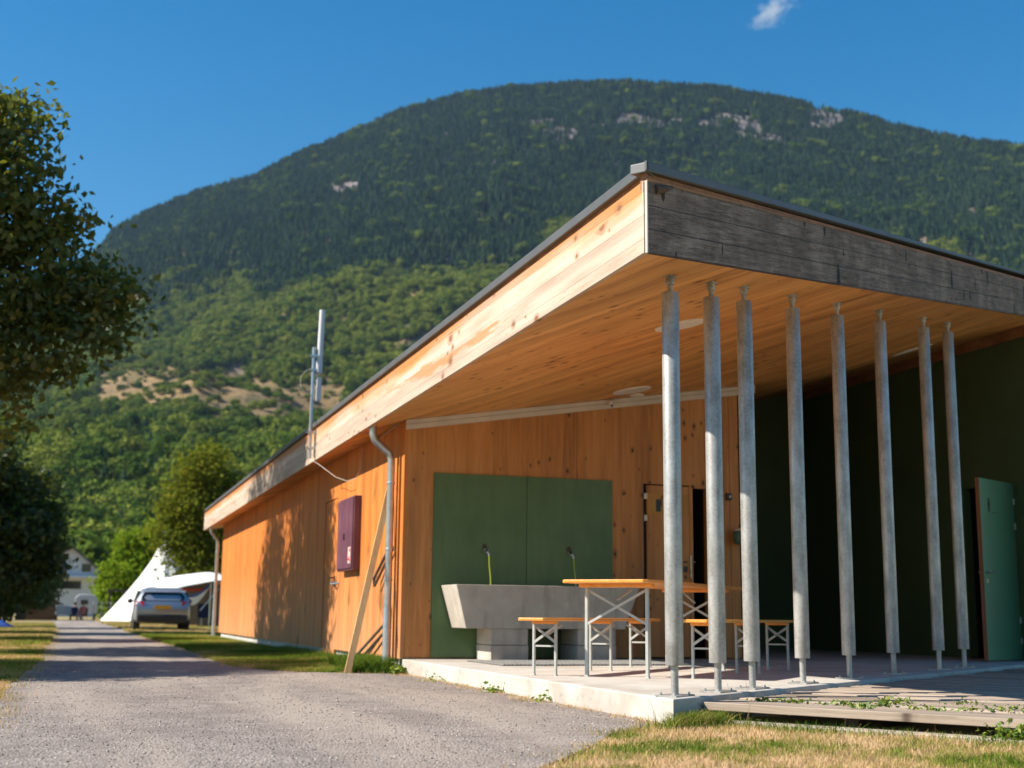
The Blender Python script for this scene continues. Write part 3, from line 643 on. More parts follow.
# porch rear wall in three boards with open joints, round the doorway
RWB = .012
def rear(x0, x1, z0=RWB, z1=None):
    b = MB(); f = (lambda x, y: soff(x, y)+.01) if z1 is None else z1
    b.prism([(x0, 14.2), (x1, 14.2), (x1, 14.32), (x0, 14.32)], z0, f); return b.build('porch_wall', M['porch_wood'], B_)
rear(3.4605, 5.518); rear(5.524, 6.37); rear(6.37, 7.235, 2.065); rear(7.235, 7.532); rear(7.538, 7.66)
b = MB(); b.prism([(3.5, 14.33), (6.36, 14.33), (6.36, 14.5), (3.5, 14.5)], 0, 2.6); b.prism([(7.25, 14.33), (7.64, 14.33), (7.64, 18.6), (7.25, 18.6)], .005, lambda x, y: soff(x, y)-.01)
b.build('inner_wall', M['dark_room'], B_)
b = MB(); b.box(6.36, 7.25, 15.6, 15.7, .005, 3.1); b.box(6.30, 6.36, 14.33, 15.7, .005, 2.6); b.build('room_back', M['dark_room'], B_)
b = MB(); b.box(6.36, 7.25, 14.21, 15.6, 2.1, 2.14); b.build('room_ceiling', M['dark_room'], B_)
# wash room door leaf + frame
b = MB(); b.box(6.425, 6.985, 14.213, 14.255, .02, 2.05); wd = b.build('door', M['porch_wood'], B_, label='wooden door with a yellow band and a small pictogram')
b = MB(); b.box(6.43, 6.98, 14.2085, 14.213, 1.70, 1.955); b.build('yellow_band', M['yellow_band'], wd)
b = MB(); b.box(6.545, 6.605, 14.204, 14.2085, 1.735, 1.875); b.box(6.56, 6.59, 14.203, 14.2085, 1.875, 1.885); b.box(6.605, 6.618, 14.204, 14.2085, 1.80, 1.90); b.tube([(6.61, 14.205, 1.90), (6.63, 14.205, 1.93), (6.65, 14.205, 1.91), (6.645, 14.205, 1.87)], .006, 6)
b.build('pictogram', M['black'], wd)
b = MB(); b.tube([(6.99, 14.19, .93), (6.99, 14.19, 1.22)], .008, 8); b.tube([(6.99, 14.19, 1.14), (7.04, 14.17, 1.14)], .008, 8); b.ball((6.99, 14.18, 1.03), .014); b.ball((6.99, 14.18, .95), .014); b.build('handle', M['steel'], wd, smooth=True)
b = MB(); b.box(6.90, 6.95, 14.205, 14.213, 1.02, 1.09); b.build('lock', M['black'], wd)
b = MB(); b.box(6.90, 6.95, 14.205, 14.213, 1.13, 1.15); b.build('door_latch', M['black'], wd)
for z in (1.88, 1.62): b = MB(); b.box(6.385, 6.425, 14.195, 14.21, z, z+.07); b.build('hinge', M['trim'], wd)
b = MB(); b.box(6.372, 6.385, 14.205, 14.25, .02, 2.06); b.build('door_frame', M['black'], B_)
b = MB(); b.box(6.987, 7.03, 14.205, 14.30, .013, 2.06); b.box(7.03, 7.235, 14.195, 14.30, 2.035, 2.062); b.build('door_frame', M['porch_wood'], B_)
# pale batten along the wall head (two strips)
for dz0, dz1, dy in ((-.052, -.004, .035), (-.112, -.056, .028)):
    b = MB(); b.prism([(3.43, 14.2-dy), (7.90, 14.2-dy), (7.90, 14.199), (3.43, 14.199)], lambda x, y: soff(x, 14.2)+dz0, lambda x, y: soff(x, 14.2)+dz1); b.build('head_batten', M['trim'], B_)
# green panels behind the basin
for x0, x1 in ((3.772, 4.886), (4.892, 5.963)):
    b = MB(); b.box(x0, x1, 14.178, 14.1985, .018, 2.08); b.build('green_panel', M['green_panel'], B_, bevel=.002)
b = MB(); b.box(3.47, 6.36, 14.185, 14.20, .0, .0115); b.build('base_profile', M['black'], B_)
# dark recess and right green wall with the doorway
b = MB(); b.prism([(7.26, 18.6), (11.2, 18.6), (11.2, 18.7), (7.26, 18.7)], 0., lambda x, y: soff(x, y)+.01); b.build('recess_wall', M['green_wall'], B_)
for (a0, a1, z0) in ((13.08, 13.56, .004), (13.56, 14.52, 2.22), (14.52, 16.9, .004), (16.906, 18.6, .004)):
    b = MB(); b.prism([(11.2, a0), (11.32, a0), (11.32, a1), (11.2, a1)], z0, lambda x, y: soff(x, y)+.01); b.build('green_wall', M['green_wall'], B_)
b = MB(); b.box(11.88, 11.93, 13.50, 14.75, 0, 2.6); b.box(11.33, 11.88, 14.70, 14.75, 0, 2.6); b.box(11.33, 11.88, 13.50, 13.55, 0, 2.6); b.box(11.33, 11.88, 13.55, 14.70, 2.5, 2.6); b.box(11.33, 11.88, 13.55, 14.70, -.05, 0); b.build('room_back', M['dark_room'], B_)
b = MB(); b.prism([(11.17, 13.08), (11.199, 13.08), (11.199, 18.59), (11.17, 18.59)], lambda x, y: soff(x, y)-.14, lambda x, y: soff(x, y)-.003); b.build('head_batten', M['under_cap'], B_)
# open green door leaf
hx, hy = 11.19, 13.57; lx, ly = 10.31, 13.12; dv = Vector((lx-hx, ly-hy, 0)); L_ = dv.length; dv.normalize(); dn = Vector((-dv.y, dv.x, 0))
mt = Matrix.Translation((hx, hy, 0)) @ Matrix((( dv.x, dn.x, 0), (dv.y, dn.y, 0), (0, 0, 1))).to_4x4()
b = MB(); b.box(.02, L_, 0, .045, .015, 2.2, mt); gd = b.build('door', M['door_green'], B_, label='open green door leaf with a dark standing figure symbol')
b = MB(); b.box(L_, L_+.008, -.001, .048, .013, 2.202, mt); b.build('door_edge', M['edge_wood'], gd)
sgn = 1
b = MB(); cx_ = L_-.24; b.box(cx_-.026, cx_+.026, .045, .050, 1.86, 1.925, mt); b.box(cx_-.017, cx_+.017, .045, .0495, 1.80, 1.87, mt); b.box(cx_-.008, cx_+.008, .045, .0495, 1.92, 1.94, mt); b.box(cx_-.015, cx_+.015, .045, .050, 1.935, 1.965, mt)
b.build('pictogram', M['black'], gd)
b = MB(); b.box(L_-.50, L_-.32, .045, .048, 1.79, 1.80, mt)
b.build('faint_lettering', M['green_wall'], gd)
b = MB()
for s_, e_ in ((-.05, 0), (.045, .095)):
    p = [mt @ Vector((L_-.09, .02, 1.06)), mt @ Vector((L_-.09, s_ if s_ < 0 else e_, 1.06)), mt @ Vector((L_-.22, s_ if s_ < 0 else e_, 1.06))]; b.tube(p, .010, 8)
    b.box(L_-.115, L_-.065, (-.006 if s_ < 0 else .045), (0 if s_ < 0 else .051), .93, .98, mt)
b.build('handle', M['steel'], gd)
for z in (1.93, 1.62, .45, .20):
    b = MB(); b.box(-.03, .035, -.012, .055, z, z+.075, mt); b.build('hinge', M['trim'], gd)
# remaining shell
east = FB+FD*15.6
b = MB(); pA = Vector((11.33, 13.1, 0)); 
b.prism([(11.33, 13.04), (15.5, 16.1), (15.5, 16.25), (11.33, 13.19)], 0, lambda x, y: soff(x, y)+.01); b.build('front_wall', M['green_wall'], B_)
b = MB(); b.prism([(15.4, 16.1), (15.5, 16.1), (15.5, 33.5), (15.4, 33.5)], 0, lambda x, y: soff(x, y)+.01); b.build('east_wall', M['side_wood'], B_)
b = MB(); b.prism([(3.54, 33.45), (15.4, 33.45), (15.4, 33.55), (3.54, 33.55)], 0, lambda x, y: soff(x, y)+.01); b.build('back_wall', M['side_wood'], B_)
# soffit surface (ruled, so it follows the measured heights)
def roofmesh(name, mat, dz, inset=0.):
    b = MB(); nx, ny = 26, 30; idx = {}
    vs = []; fs = []
    for i in range(nx+1):
        t = i/nx; x = 3.075+inset+(FE.x-.01-3.075-inset)*t**1.3; yf = FB.y+(x-FB.x)*FD.y/FD.x+.03+inset
        for j in range(ny+1):
            u = (j/ny)**1.6; y = yf+(34.84-yf)*u; vs.append((x, y, soff(x, y)+dz))
    fs = [(i*(ny+1)+j, i*(ny+1)+j+1, (i+1)*(ny+1)+j+1, (i+1)*(ny+1)+j) for i in range(nx) for j in range(ny)]
    if dz > 0: fs = [f[::-1] for f in fs]
    b.add(vs, fs); return b.build(name, mat, B_, smooth=True)
roofmesh('soffit', M['soffit_wood'], 0.0)
rf = roofmesh('roof_sheet', M['cap_metal'], RT-.02)
# left fascia, its batten, and metal cap
zb = lambda x, y: 2.606
b = MB(); b.box(3.045, 3.075, 6.745, 34.85, 2.606, 3.046); b.build('fascia', M['fascia_wood'], B_)
b = MB(); b.box(3.075, 3.10, 6.80, 34.80, 3.04, 3.10); b.build('cap_batten', M['under_cap'], B_)
b = MB(); b.prism([(3.042, 6.692), (3.14, 6.80), (3.14, 34.88), (3.042, 34.88)], 3.098, 3.163); b.build('roof_edge_cap', M['cap_metal'], B_, bevel=.006)
# front fascia: local frame with x along the edge, z measured from the sloping lower edge
ez = (soff(10.217, 11.978)-soff(3.07, 6.74))/math.hypot(10.217-3.07, 11.978-6.74)
b = MB(); Lf = 16.3
def fr(s_, o_, h_):
    p = FB+FD*s_+FN*o_; return (p.x, p.y, 2.606+ez*s_+h_)
def fbox(b, s0, s1, o0, o1, h0, h1, shr=0.):
    v = [fr(s0,o0,h0), fr(s1,o0,h0), fr(s1,o1,h0), fr(s0,o1,h0), fr(s0,o0,h1), fr(s1,o0,h1-shr), fr(s1,o1,h1-shr), fr(s0,o1,h1)]
    b.add(v, [(0,1,2,3),(4,7,6,5),(0,4,5,1),(1,5,6,2),(2,6,7,3),(3,7,4,0)])
fo = MB(); fo.world = False
sh = .045*Lf/8.86
for v0 in (0,):
    vv = []
    for (s_, o_, h_) in ((0,-.03,0),(Lf,-.03,0),(Lf,.0,0),(0,.0,0),(0,-.03,.462),(Lf,-.03,.462-sh),(Lf,.0,.462-sh),(0,.0,.462)): vv.append((s_, o_, h_))
    fo.add(vv, [(0,1,2,3),(4,7,6,5),(0,4,5,1),(1,5,6,2),(2,6,7,3),(3,7,4,0)])
ff_ = fo.build('fascia', M['grey_boards'], None, label='weathered grey fascia boards on the porch front'); ff_.parent = B_
rot = Matrix((FD, FN, Vector((0, 0, 1)))).transposed().to_4x4(); she = Matrix.Identity(4); she[2][0] = ez
ff_.matrix_basis = Matrix.Translation(FB+Vector((0, 0, 2.606))-B_.location) @ rot @ she
# store the skew in the mesh so the object keeps a plain transform
M_ = ff_.matrix_basis.copy(); ff_.matrix_basis = Matrix.Translation(FB+Vector((0, 0, 2.606))-B_.location) @ rot; ff_.data.transform(she)
b = MB(); fbox(b, -.012, .0, -.03, .002, 0, .445); b.build('corner_strip', M['corner_pale'], B_)
b = MB(); fbox(b, 0, Lf, -.05, -.012, .40, .493, sh); b.build('cap_batten', M['under_cap'], B_)
b = MB(); fbox(b, -.035, Lf, -.10, .028, .494, .5565, sh); b.build('roof_edge_cap', M['cap_metal'], B_, bevel=.006)
b = MB(); b.box(FE.x-.06, FE.x-.03, FE.y, 34.85, soff(FE.x, FE.y)-.01, soff(FE.x, FE.y)+.5); b.build('east_fascia', M['fascia_wood'], B_)
b = MB(); b.prism([(3.08, 34.82), (FE.x-.07, 34.82), (FE.x-.07, 34.85), (3.08, 34.85)], lambda x, y: soff(x, y)-.01, lambda x, y: soff(x, y)+.5); b.build('back_fascia', M['fascia_wood'], B_)
# dark knot-like spot below the cap near the corner, shaped as a short stub
b = MB(); b.tube([fr(.09, .0, .40), fr(.17, .03, .41), fr(.24, .035, .425)], [.030, .022, .012], 10); b.build('knot_stub', M['brown_wall'], B_)
# soffit lamps
for (x, y, r_) in ((4.70, 9.68, .215), (5.95, 13.55, .225), (9.72, 13.43, .24)):
    b = MB(); z = soff(x, y); n_ = 28; vs = []
    for dz, rr in ((.0, r_), (-.012, r_-.002), (-.016, r_-.015)):
        for j in range(n_):
            a = 2*math.pi*j/n_; px = x+rr*math.cos(a); py = y+rr*math.sin(a); vs.append((px, py, soff(px, py)+dz))
    fs = [(i*n_+j, (i+1)*n_+j, (i+1)*n_+(j+1) % n_, i*n_+(j+1) % n_) for i in range(2) for j in range(n_)]+[tuple(2*n_+j for j in range(n_-1, -1, -1))]
    b.add(vs, fs); b.build('ceiling_lamp', M['lamp_disc'], B_)
b = MB(); b.lathe([(.09, 0), (.088, -.012), (.08, -.02)], 20, (6.22, 14.02, soff(6.22, 14.02)+.004)); b.build('vent_disc', M['lamp_disc'], B_)
b = MB(); b.ball((5.93, 14.13, soff(5.93, 14.2)-.045), .036, 14, 10); md_ = b.build('motion_sensor', M['trim'], B_, smooth=True)
b = MB(); b.tube([(5.935, 14.11, soff(5.93, 14.2)-.075), (5.935, 14.105, soff(5.93, 14.2)-.105)], .009, 8); b.build('sensor_eye', M['black'], md_)
# posts
PX = [(3.59, 7.54), (4.085, 7.914), (4.515, 8.23), (5.281, 8.837), (6.129, 9.519), (7.062, 10.248), (8.145, 11.055), (8.83, 11.563)]
PTOP = [292, 298, 301, 305.5, 311, 316, 322, 324.5]
for i, (x, y) in enumerate(PX):
    zs = soff(x, y); fw = x*.309+y*.934
    z0 = (696.2-666.5)/17.2*.1143*1.0; z1 = zs-.115
    b = MB(); b.lathe([(.0, .188), (.0565, .189), (.0572, .193), (.0572, z1-.004), (.0555, z1), (.0, z1)], 28, (x, y, 0)); po = b.build('post', M['galv'], B_, smooth=True)
    b = MB(); b.lathe([(.024, .006), (.024, .190)], 16, (x, y, 0)); b.build('post_foot', M['galv'], po, smooth=True)
    b = MB(); mt2 = Matrix.Translation((x, y, 0)) @ Matrix.Rotation(math.radians(36.7), 4, 'Z')
    b.box(-.125, .125, -.075, .075, .001, .011, mt2)
    for sx in (-.095, .095):
        for sy in (-.048, .048): 
            c_ = mt2 @ Vector((sx, sy, .011)); b.lathe([(.010, 0), (.010, .009), (.005, .010), (.005, .016)], 8, c_)
    b.build('base_plate', M['galv'], po)
    b = MB(); b.lathe([(.018, z1), (.018, zs-.065), (.026, zs-.062), (.030, zs-.03), (.026, zs-.006), (.026, zs-.001)], 14, (x, y, 0)); 
    b.tube([mt2 @ Vector((-.047, 0, zs-.045)), mt2 @ Vector((.042, 0, zs-.045))], .007, 8); b.tube([mt2 @ Vector((-.050, 0, zs-.045)), mt2 @ Vector((-.036, 0, zs-.045))], .012, 6)
    b.box(-.045, .045, -.03, .03, zs-.012, zs-.002, mt2)
    b.build('head_joint', M['dark_steel'] if False else M['galv'], po, smooth=True)
# downpipes
def downpipe(y, x_top, x_pipe, z_bot, group=None):
    b = MB(); zt = soff(3.2, y)
    b.tube([(x_top, y, zt+.02), (x_top, y, zt-.10), (x_top+.025, y, zt-.17), (x_top+.09, y, zt-.225), (x_pipe-.09, y, zt-.265), (x_pipe-.025, y, zt-.31), (x_pipe, y, zt-.39), (x_pipe, y, z_bot)], .043, 18)
    d = b.build('downpipe', M['zinc'], B_, smooth=True)
    for z in (1.96, 1.20, .86): b = MB(); b.lathe([(.044, 0), (.049, .003), (.049, .028), (.044, .031)], 18, (x_pipe, y, z)); b.build('pipe_collar', M['zinc'], d, smooth=True)
    b = MB(); b.bar((x_pipe, y, 1.21), (3.425, y, 1.21), .02, .02); b.build('pipe_bracket', M['steel'], d)
    b = MB(); b.lathe([(.0485, z_bot), (.0485, .52), (.0455, .56)], 18, (x_pipe, y, 0)); b.build('pipe_sleeve', M['zinc'], d, smooth=True)
downpipe(14.52, 3.12, 3.345, -.16); downpipe(33.62, 3.12, 3.30, -.16)
b = MB(); b.tube([(3.43, 15.6, 2.60), (3.41, 15.2, 2.632), (3.41, 14.45, 2.66)], .005, 6); b.build('wall_cable', M['trim'], B_)

# ------------------------------------------------------------------ wall cabinet
cb = empty('wall_cabinet', (3.42, 17.0, 1.04), 'faded purple double door wooden cabinet hung on the long sunny wall', 'cabinet')
b = MB(); b.box(3.325, 3.419, 16.48, 17.52, 1.045, 2.0); b.build('cabinet_body', M['purple'], cb, bevel=.004)
for y0, y1 in ((16.50, 16.995), (17.005, 17.50)):
    b = MB(); b.box(3.309, 3.3245, y0, y1, 1.07, 1.975); d = b.build('cabinet_door', M['purple'], cb, bevel=.003)
b = MB(); b.box(3.297, 3.309, 16.99, 17.03, 1.45, 1.53); b.build('latch', M['black'], cb)
b = MB(); b.box(3.306, 3.3088, 16.56, 16.72, 1.13, 1.34); st = b.build('sticker', M['sticker'], cb, label='small pink and white sticker with red spots')
b = MB(); b.box(3.3045, 3.3058, 16.575, 16.63, 1.28, 1.32); b.build('red_bar', M['red_pad'], st)
b = MB(); b.lathe([(.0, 0), (.02, .0), (.024, .02), (.012, .045), (.0, .06)], 10, (3.3045, 16.61, 1.165)); b.build('sticker_mark', M['red_pad'], st)

# leaning plank and rails
pk = MB(); pk.bar((2.86, 14.27, G+.01), (3.372, 14.68, 1.93), .028, .072, up=(1, 0, 0)); tag(pk.build('leaning_plank', M['pale_plank']), 'pale wooden plank leaning against the wall behind the downpipe', 'plank')
for nm, a0, a1, lab in (('metal_rail', (3.34, 16.05, -.0), (3.385, 14.72, .40), 'dark flat metal rail leaning low behind the foot of the pale plank'), ('metal_rail', (3.34, 15.25, .90), (3.385, 14.60, 1.28), 'dark flat metal rail fixed on the wall behind the middle of the pale plank')):
    b = MB(); b.bar(Vector(a0), Vector(a1), .03, .018); b.bar(Vector(a0)+Vector((0, -.03, -.09)), Vector(a1)+Vector((0, -.02, -.085)), .03, .014); b.bar(Vector(a0), Vector(a0)+Vector((0, -.03, -.09)), .03, .014); b.bar(Vector(a1), Vector(a1)+Vector((0, -.02, -.085)), .03, .014)
    tag(b.build(nm, M['dark_steel']), lab, 'metal rail', 'dark rails by the leaning plank')

# ------------------------------------------------------------------ antenna
an = empty('antenna_mast', (2.99, 17.97, 2.66), 'thin metal antenna mast with white antenna bolted to the roof edge', 'antenna')
b = MB(); b.tube([(2.965, 17.98, 2.62), (2.975, 17.98, 4.22)], .024, 12); b.build('mast', M['zinc'], an, smooth=True)
b = MB(); b.tube([(3.055, 17.98, 3.85), (3.075, 17.98, 4.77)], .042, 16); b.tube([(3.05, 17.98, 3.86), (3.052, 17.98, 4.02)], .052, 14); b.build('panel_antenna', M['white_paint'], an, smooth=True)
b = MB(); b.box(3.03, 3.09, 17.93, 18.03, 3.45, 3.78); b.tube([(3.03, 17.98, 3.76), (3.03, 17.98, 4.0)], .012, 8); b.build('radio_unit', M['white_paint'], an, bevel=.01)
for z in (2.76, 2.98, 3.88, 4.08): b = MB(); b.box(2.93, 3.044, 17.94, 18.02, z, z+.025); b.tube([(2.90, 17.95, z+.012), (3.0, 17.95, z+.012)], .007, 6); b.build('clamp', M['steel'], an)
b = MB(); b.box(3.032, 3.044, 17.92, 18.04, 2.65, 3.04); b.build('bracket_plate', M['steel'], an)
b = MB(); b.tube([(2.955, 17.96, 3.9), (2.88, 17.96, 3.88), (2.80, 17.96, 3.78), (2.795, 17.96, 3.66), (2.86, 17.96, 3.56), (2.95, 17.96, 3.54), (2.95, 17.955, 3.0), (2.96, 17.95, 2.62), (3.05, 17.7, 2.52), (3.2, 17.2, 2.30), (3.30, 16.9, 2.22), (3.38, 16.7, 2.24), (3.41, 16.6, 2.36), (3.41, 16.5, 2.62)], .0035, 6); b.build('cable', M['trim'], an, smooth=True)

# ------------------------------------------------------------------ basin
bs = empty('wash_basin', (4.9, 13.9, 0), 'long grey concrete trough with slanted ends against the green panels', 'basin')
b = LB(); b.world = True; b = MB()
yb, yf = 14.16, 13.56
T0, T1, B0, B1 = 3.87, 6.02, 4.03, 5.86; zt, zl = .812, .345; iw = .07
vo = [(T0,yf-.03,zt),(T1,yf-.03,zt),(T1,yb,zt),(T0,yb,zt),(B0-.03,yf+.02,zl),(B1,yf+.02,zl),(B1,yb,zl),(B0-.03,yb,zl),
      (T0+iw,yf+iw-.03,zt),(T1-iw,yf+iw-.03,zt),(T1-iw,yb-iw,zt),(T0+iw,yb-iw,zt),(B0+iw,yf+iw,zl+.10),(B1-iw,yf+iw,zl+.10),(B1-iw,yb-iw,zl+.10),(B0+iw,yb-iw,zl+.10)]
b.add(vo, [(4,7,6,5),(0,4,5,1),(1,5,6,2),(2,6,7,3),(3,7,4,0),(0,1,9,8),(1,2,10,9),(2,3,11,10),(3,0,8,11),(8,9,13,12),(9,10,14,13),(10,11,15,14),(11,8,12,15),(12,13,14,15)])
b.build('trough', M['basin'], bs, bevel=.006)
for x0, x1 in ((4.29, 4.72), (5.30, 5.76)):
    b = MB(); b.box(x0, x1, 13.60, 14.15, .001, .165); b.box(x0+.004, x1-.004, 13.604, 14.146, .17, .344); b.build('pedestal', M['basin'], bs, bevel=.005)
for x, z, lab in ((4.382, 1.205, 'small steel tap with yellow green hose on the left green panel'), (5.41, 1.20, 'small steel tap with yellow green hose on the right green panel')):
    tp_ = empty('water_tap', (x, 14.17, z), lab, 'tap', 'taps above the trough')
    b = MB(); b.tube([(x, 14.177, z), (x, 14.10, z)], .014, 10); b.ball((x, 14.10, z), .026, 10, 8); b.tube([(x, 14.10, z), (x+.022, 14.085, z-.03), (x+.026, 14.08, z-.055)], .013, 10); b.build('tap_body', M['steel'], tp_, smooth=True)
    b = MB(); b.ball((x-.012, 14.072, z+.008), .020, 10, 8, (1, .5, 1)); b.build('tap_handle', M['black'], tp_)
    b = MB(); b.tube([(x+.026, 14.08, z-.05), (x+.030, 14.08, z-.16), (x+.040, 14.06, z-.30), (x+.043, 14.05, z-.50), (x+.043, 14.04, z-.66)], .0085, 8); b.build('hose', M['hose'], tp_, smooth=True)
    b = MB(); b.lathe([(.03, 0), (.03, .004)], 14, (0, 0, 0)); b.v = [(vx+x, 14.1775-vz, vy+z+.055) for vx, vy, vz in b.v]; b.build('wall_rose', M['bark'], tp_)
# drain grate let into the floor
b = MB(); gx0, gx1, gy0, gy1 = 4.0, 7.0, 12.25, 13.50
x = gx0
while x < gx1: b.box(x, x+.012, gy0, gy1, .006, .016); x += .043
y = gy0
while y < gy1+.01: b.box(gx0, gx1, y, y+.012, .0045, .0145); y += .11
tag(b.build('drain_grate', M['galv']), 'galvanised metal drain grating on the floor in front of the trough', 'grate')
b = MB(); b.box(gx0-.01, gx1+.01, gy0-.01, gy1+.02, .0015, .004); tag(b.build('drain_channel', M['black']), 'dark drain channel under the metal grating', 'drain')
# switch and green dispenser
b = MB(); b.box(7.475, 7.545, 14.165, 14.199, 1.905, 1.99); sw = tag(b.build('light_switch', M['black'], bevel=.006), 'square black light switch on the wooden porch wall', 'switch')
b = MB(); b.box(7.508, 7.53, 14.155, 14.1645, 1.935, 1.96); o = b.build('switch_button', M['trim']); o.parent = sw
dp = empty('green_dispenser', (7.60, 14.13, 1.4), 'round dark green dispenser on the wooden wall by the dark recess', 'dispenser')
b = MB(); b.lathe([(.05, 0), (.085, .01), (.098, .05), (.10, .14), (.09, .16)], 20, (7.625, 14.095, 1.365)); b.build('dispenser_body', M['pot_green'], dp, smooth=True)
b = MB(); b.lathe([(.088, .16), (.07, .185), (.02, .195)], 20, (7.625, 14.095, 1.366)); b.build('dispenser_lid', M['trim'], dp, smooth=True)

# ------------------------------------------------------------------ beer table set
TU = Vector((.7071, .7071, 0)); TR = math.radians(45)
def leg_frame(root, u, hw, H, tube_, brace_z, cross=None, flip=1):
    """one folding leg frame at distance u along the top; hw half spacing; returns nothing"""
    for s_ in (-1, 1):
        b = LB(); b.box(u-tube_/2, u+tube_/2, s_*hw-tube_*.35, s_*hw+tube_*.35, 0., H); b.box(u-tube_*.6, u+tube_*.6, s_*hw-tube_*.5, s_*hw+tube_*.5, 0., .008); b.build('leg', M['leg_paint'], root, bevel=.003)
    b = LB(); b.bar((u+.012, -hw, H-brace_z), (u+.012, hw, H-.02), .008, .020, up=(0, 0, 1)); b.bar((u-.012, hw, H-brace_z), (u-.012, -hw, H-.02), .008, .020)
    b.build('cross_brace', M['leg_paint'], root)
    if cross: b = LB(); b.bar((u, -hw, cross), (u, hw, cross), .014, .014); b.build('cross_bar', M['leg_paint'], root)
    b = LB(); b.bar((u+.02*flip, 0, H-.10), (u+.34*flip, 0, H-.012), .012, .012); b.build('stay', M['leg_paint'], root)
tbm = empty('folding_table', (4.2, 9.9, 0), 'orange topped folding beer table with crossed grey steel legs', 'table', rz=TR)
TL0, TL1, TW = -.29, 2.46, .37
b = LB(); n_ = 5; w5 = (2*TW)/n_
b.prism([(TL0, -TW+.03), (TL0+.03, -TW), (TL1-.03, -TW), (TL1, -TW+.03), (TL1, TW-.03), (TL1-.03, TW), (TL0+.03, TW), (TL0, TW-.03)], .752, .779); b.build('tabletop', M['beer_wood'], tbm, bevel=.006)
for u in (0, 2.0):
    b = LB(); b.box(u-.045, u+.045, -TW+.05, TW-.05, .722, .7515); b.build('batten', M['beer_wood'], tbm, bevel=.004)
    leg_frame(tbm, u, .265, .722, .036, .30, None, 1 if u < 1 else -1)
bn = empty('folding_bench', (3.72, 10.30, 0), 'orange topped folding bench at the left of the table in front of the trough', 'bench', 'folding benches at the table', rz=TR)
BL0, BL1, BW = -.27, 2.46, .128
b = LB(); b.prism([(BL0, -BW+.02), (BL0+.02, -BW), (BL1-.02, -BW), (BL1, -BW+.02), (BL1, BW-.02), (BL1-.02, BW), (BL0+.02, BW), (BL0, BW-.02)], .445, .470); b.build('seat', M['beer_wood'], bn, bevel=.005)
for u in (0, 1.2, 2.2):
    b = LB(); b.box(u-.035, u+.035, -BW+.02, BW-.02, .420, .4445); b.build('batten', M['beer_wood'], bn, bevel=.004)
    leg_frame(bn, u, .10, .42, .028, .155, .24, 1 if u < 1.5 else -1)
def copy_tree(o):
    c = o.copy(); COL.objects.link(c)
    for ch in list(o.children): q = ch.copy(); COL.objects.link(q); q.parent = c
    return c
b2 = copy_tree(bn); b2.location = (4.82, 9.56, 0); b2['label'] = 'orange topped folding bench at the right of the table behind the front posts'

# ------------------------------------------------------------------ deck
dk = empty('wooden_deck', (float(D0[0]), float(D0[1]), 0), 'weathered grey plank deck with weeds in its gaps before the terrace', 'deck')
DUv = Vector((DU[0], DU[1], 0)); DN = Vector((-DU[1], DU[0], 0))        # DN points towards the building / right
dm = Matrix((DUv, DN, Vector((0, 0, 1)))).transposed().to_4x4(); dm.translation = Vector((D0[0], D0[1], 0))
dk.rotation_euler = (0, 0, math.atan2(DU[1], DU[0]))
def slab_u(v):       # along-board start where the slab front edge is met, for a board at offset v
    # slab front line: points (3.45,7.27)+t*(.8014,.598); solve D0+u*DU+v*DN on it
    a = np.array([[DU[0], -.8014], [DU[1], -.598]]); p = D0+v*np.array([DN.x, DN.y]); s_ = np.linalg.solve(a, np.array([3.45, 7.27])-p); return s_[0]
v = 0.; k_ = 0
while v < 8.0:
    wdt = .30 if k_ == 0 else .142; gap = .026
    u0 = max(slab_u(v), slab_u(v+wdt))+.03; u0a = slab_u(v)+.03; u0b = slab_u(v+wdt)+.03
    if k_ == 0: u0a = .02; u0b = slab_u(v+wdt)+.03
    zt = -.028+random.uniform(-.009, .004)
    b = LB(); jag = random.uniform(.0, .04); u1 = 6.2+random.uniform(-.02, .02)
    cut = 2.3+random.random()*2 if k_ else 3.05
    b.prism([(u0a+jag, v), (cut-.003, v), (cut-.003, v+wdt), (u0b+jag, v+wdt)], zt-.048, zt)
    b.prism([(cut+.003, v), (u1, v), (u1, v+wdt), (cut+.003, v+wdt)], zt-.048, zt-.003)
    b.build('deck_board', M['deck'], dk, bevel=.004)
    v += wdt+gap; k_ += 1
b = LB()
for u in (.9, 2.4, 3.9, 5.4): b.box(u, u+.08, .14, 8, G-.03, -.096)
b.build('joist', M['brown_wall'], dk)
b = LB(); b.box(.10, 6.3, -.06, .12, G-.05, G+.030); b.build('kerb_board', M['kerb'], dk, bevel=.008)

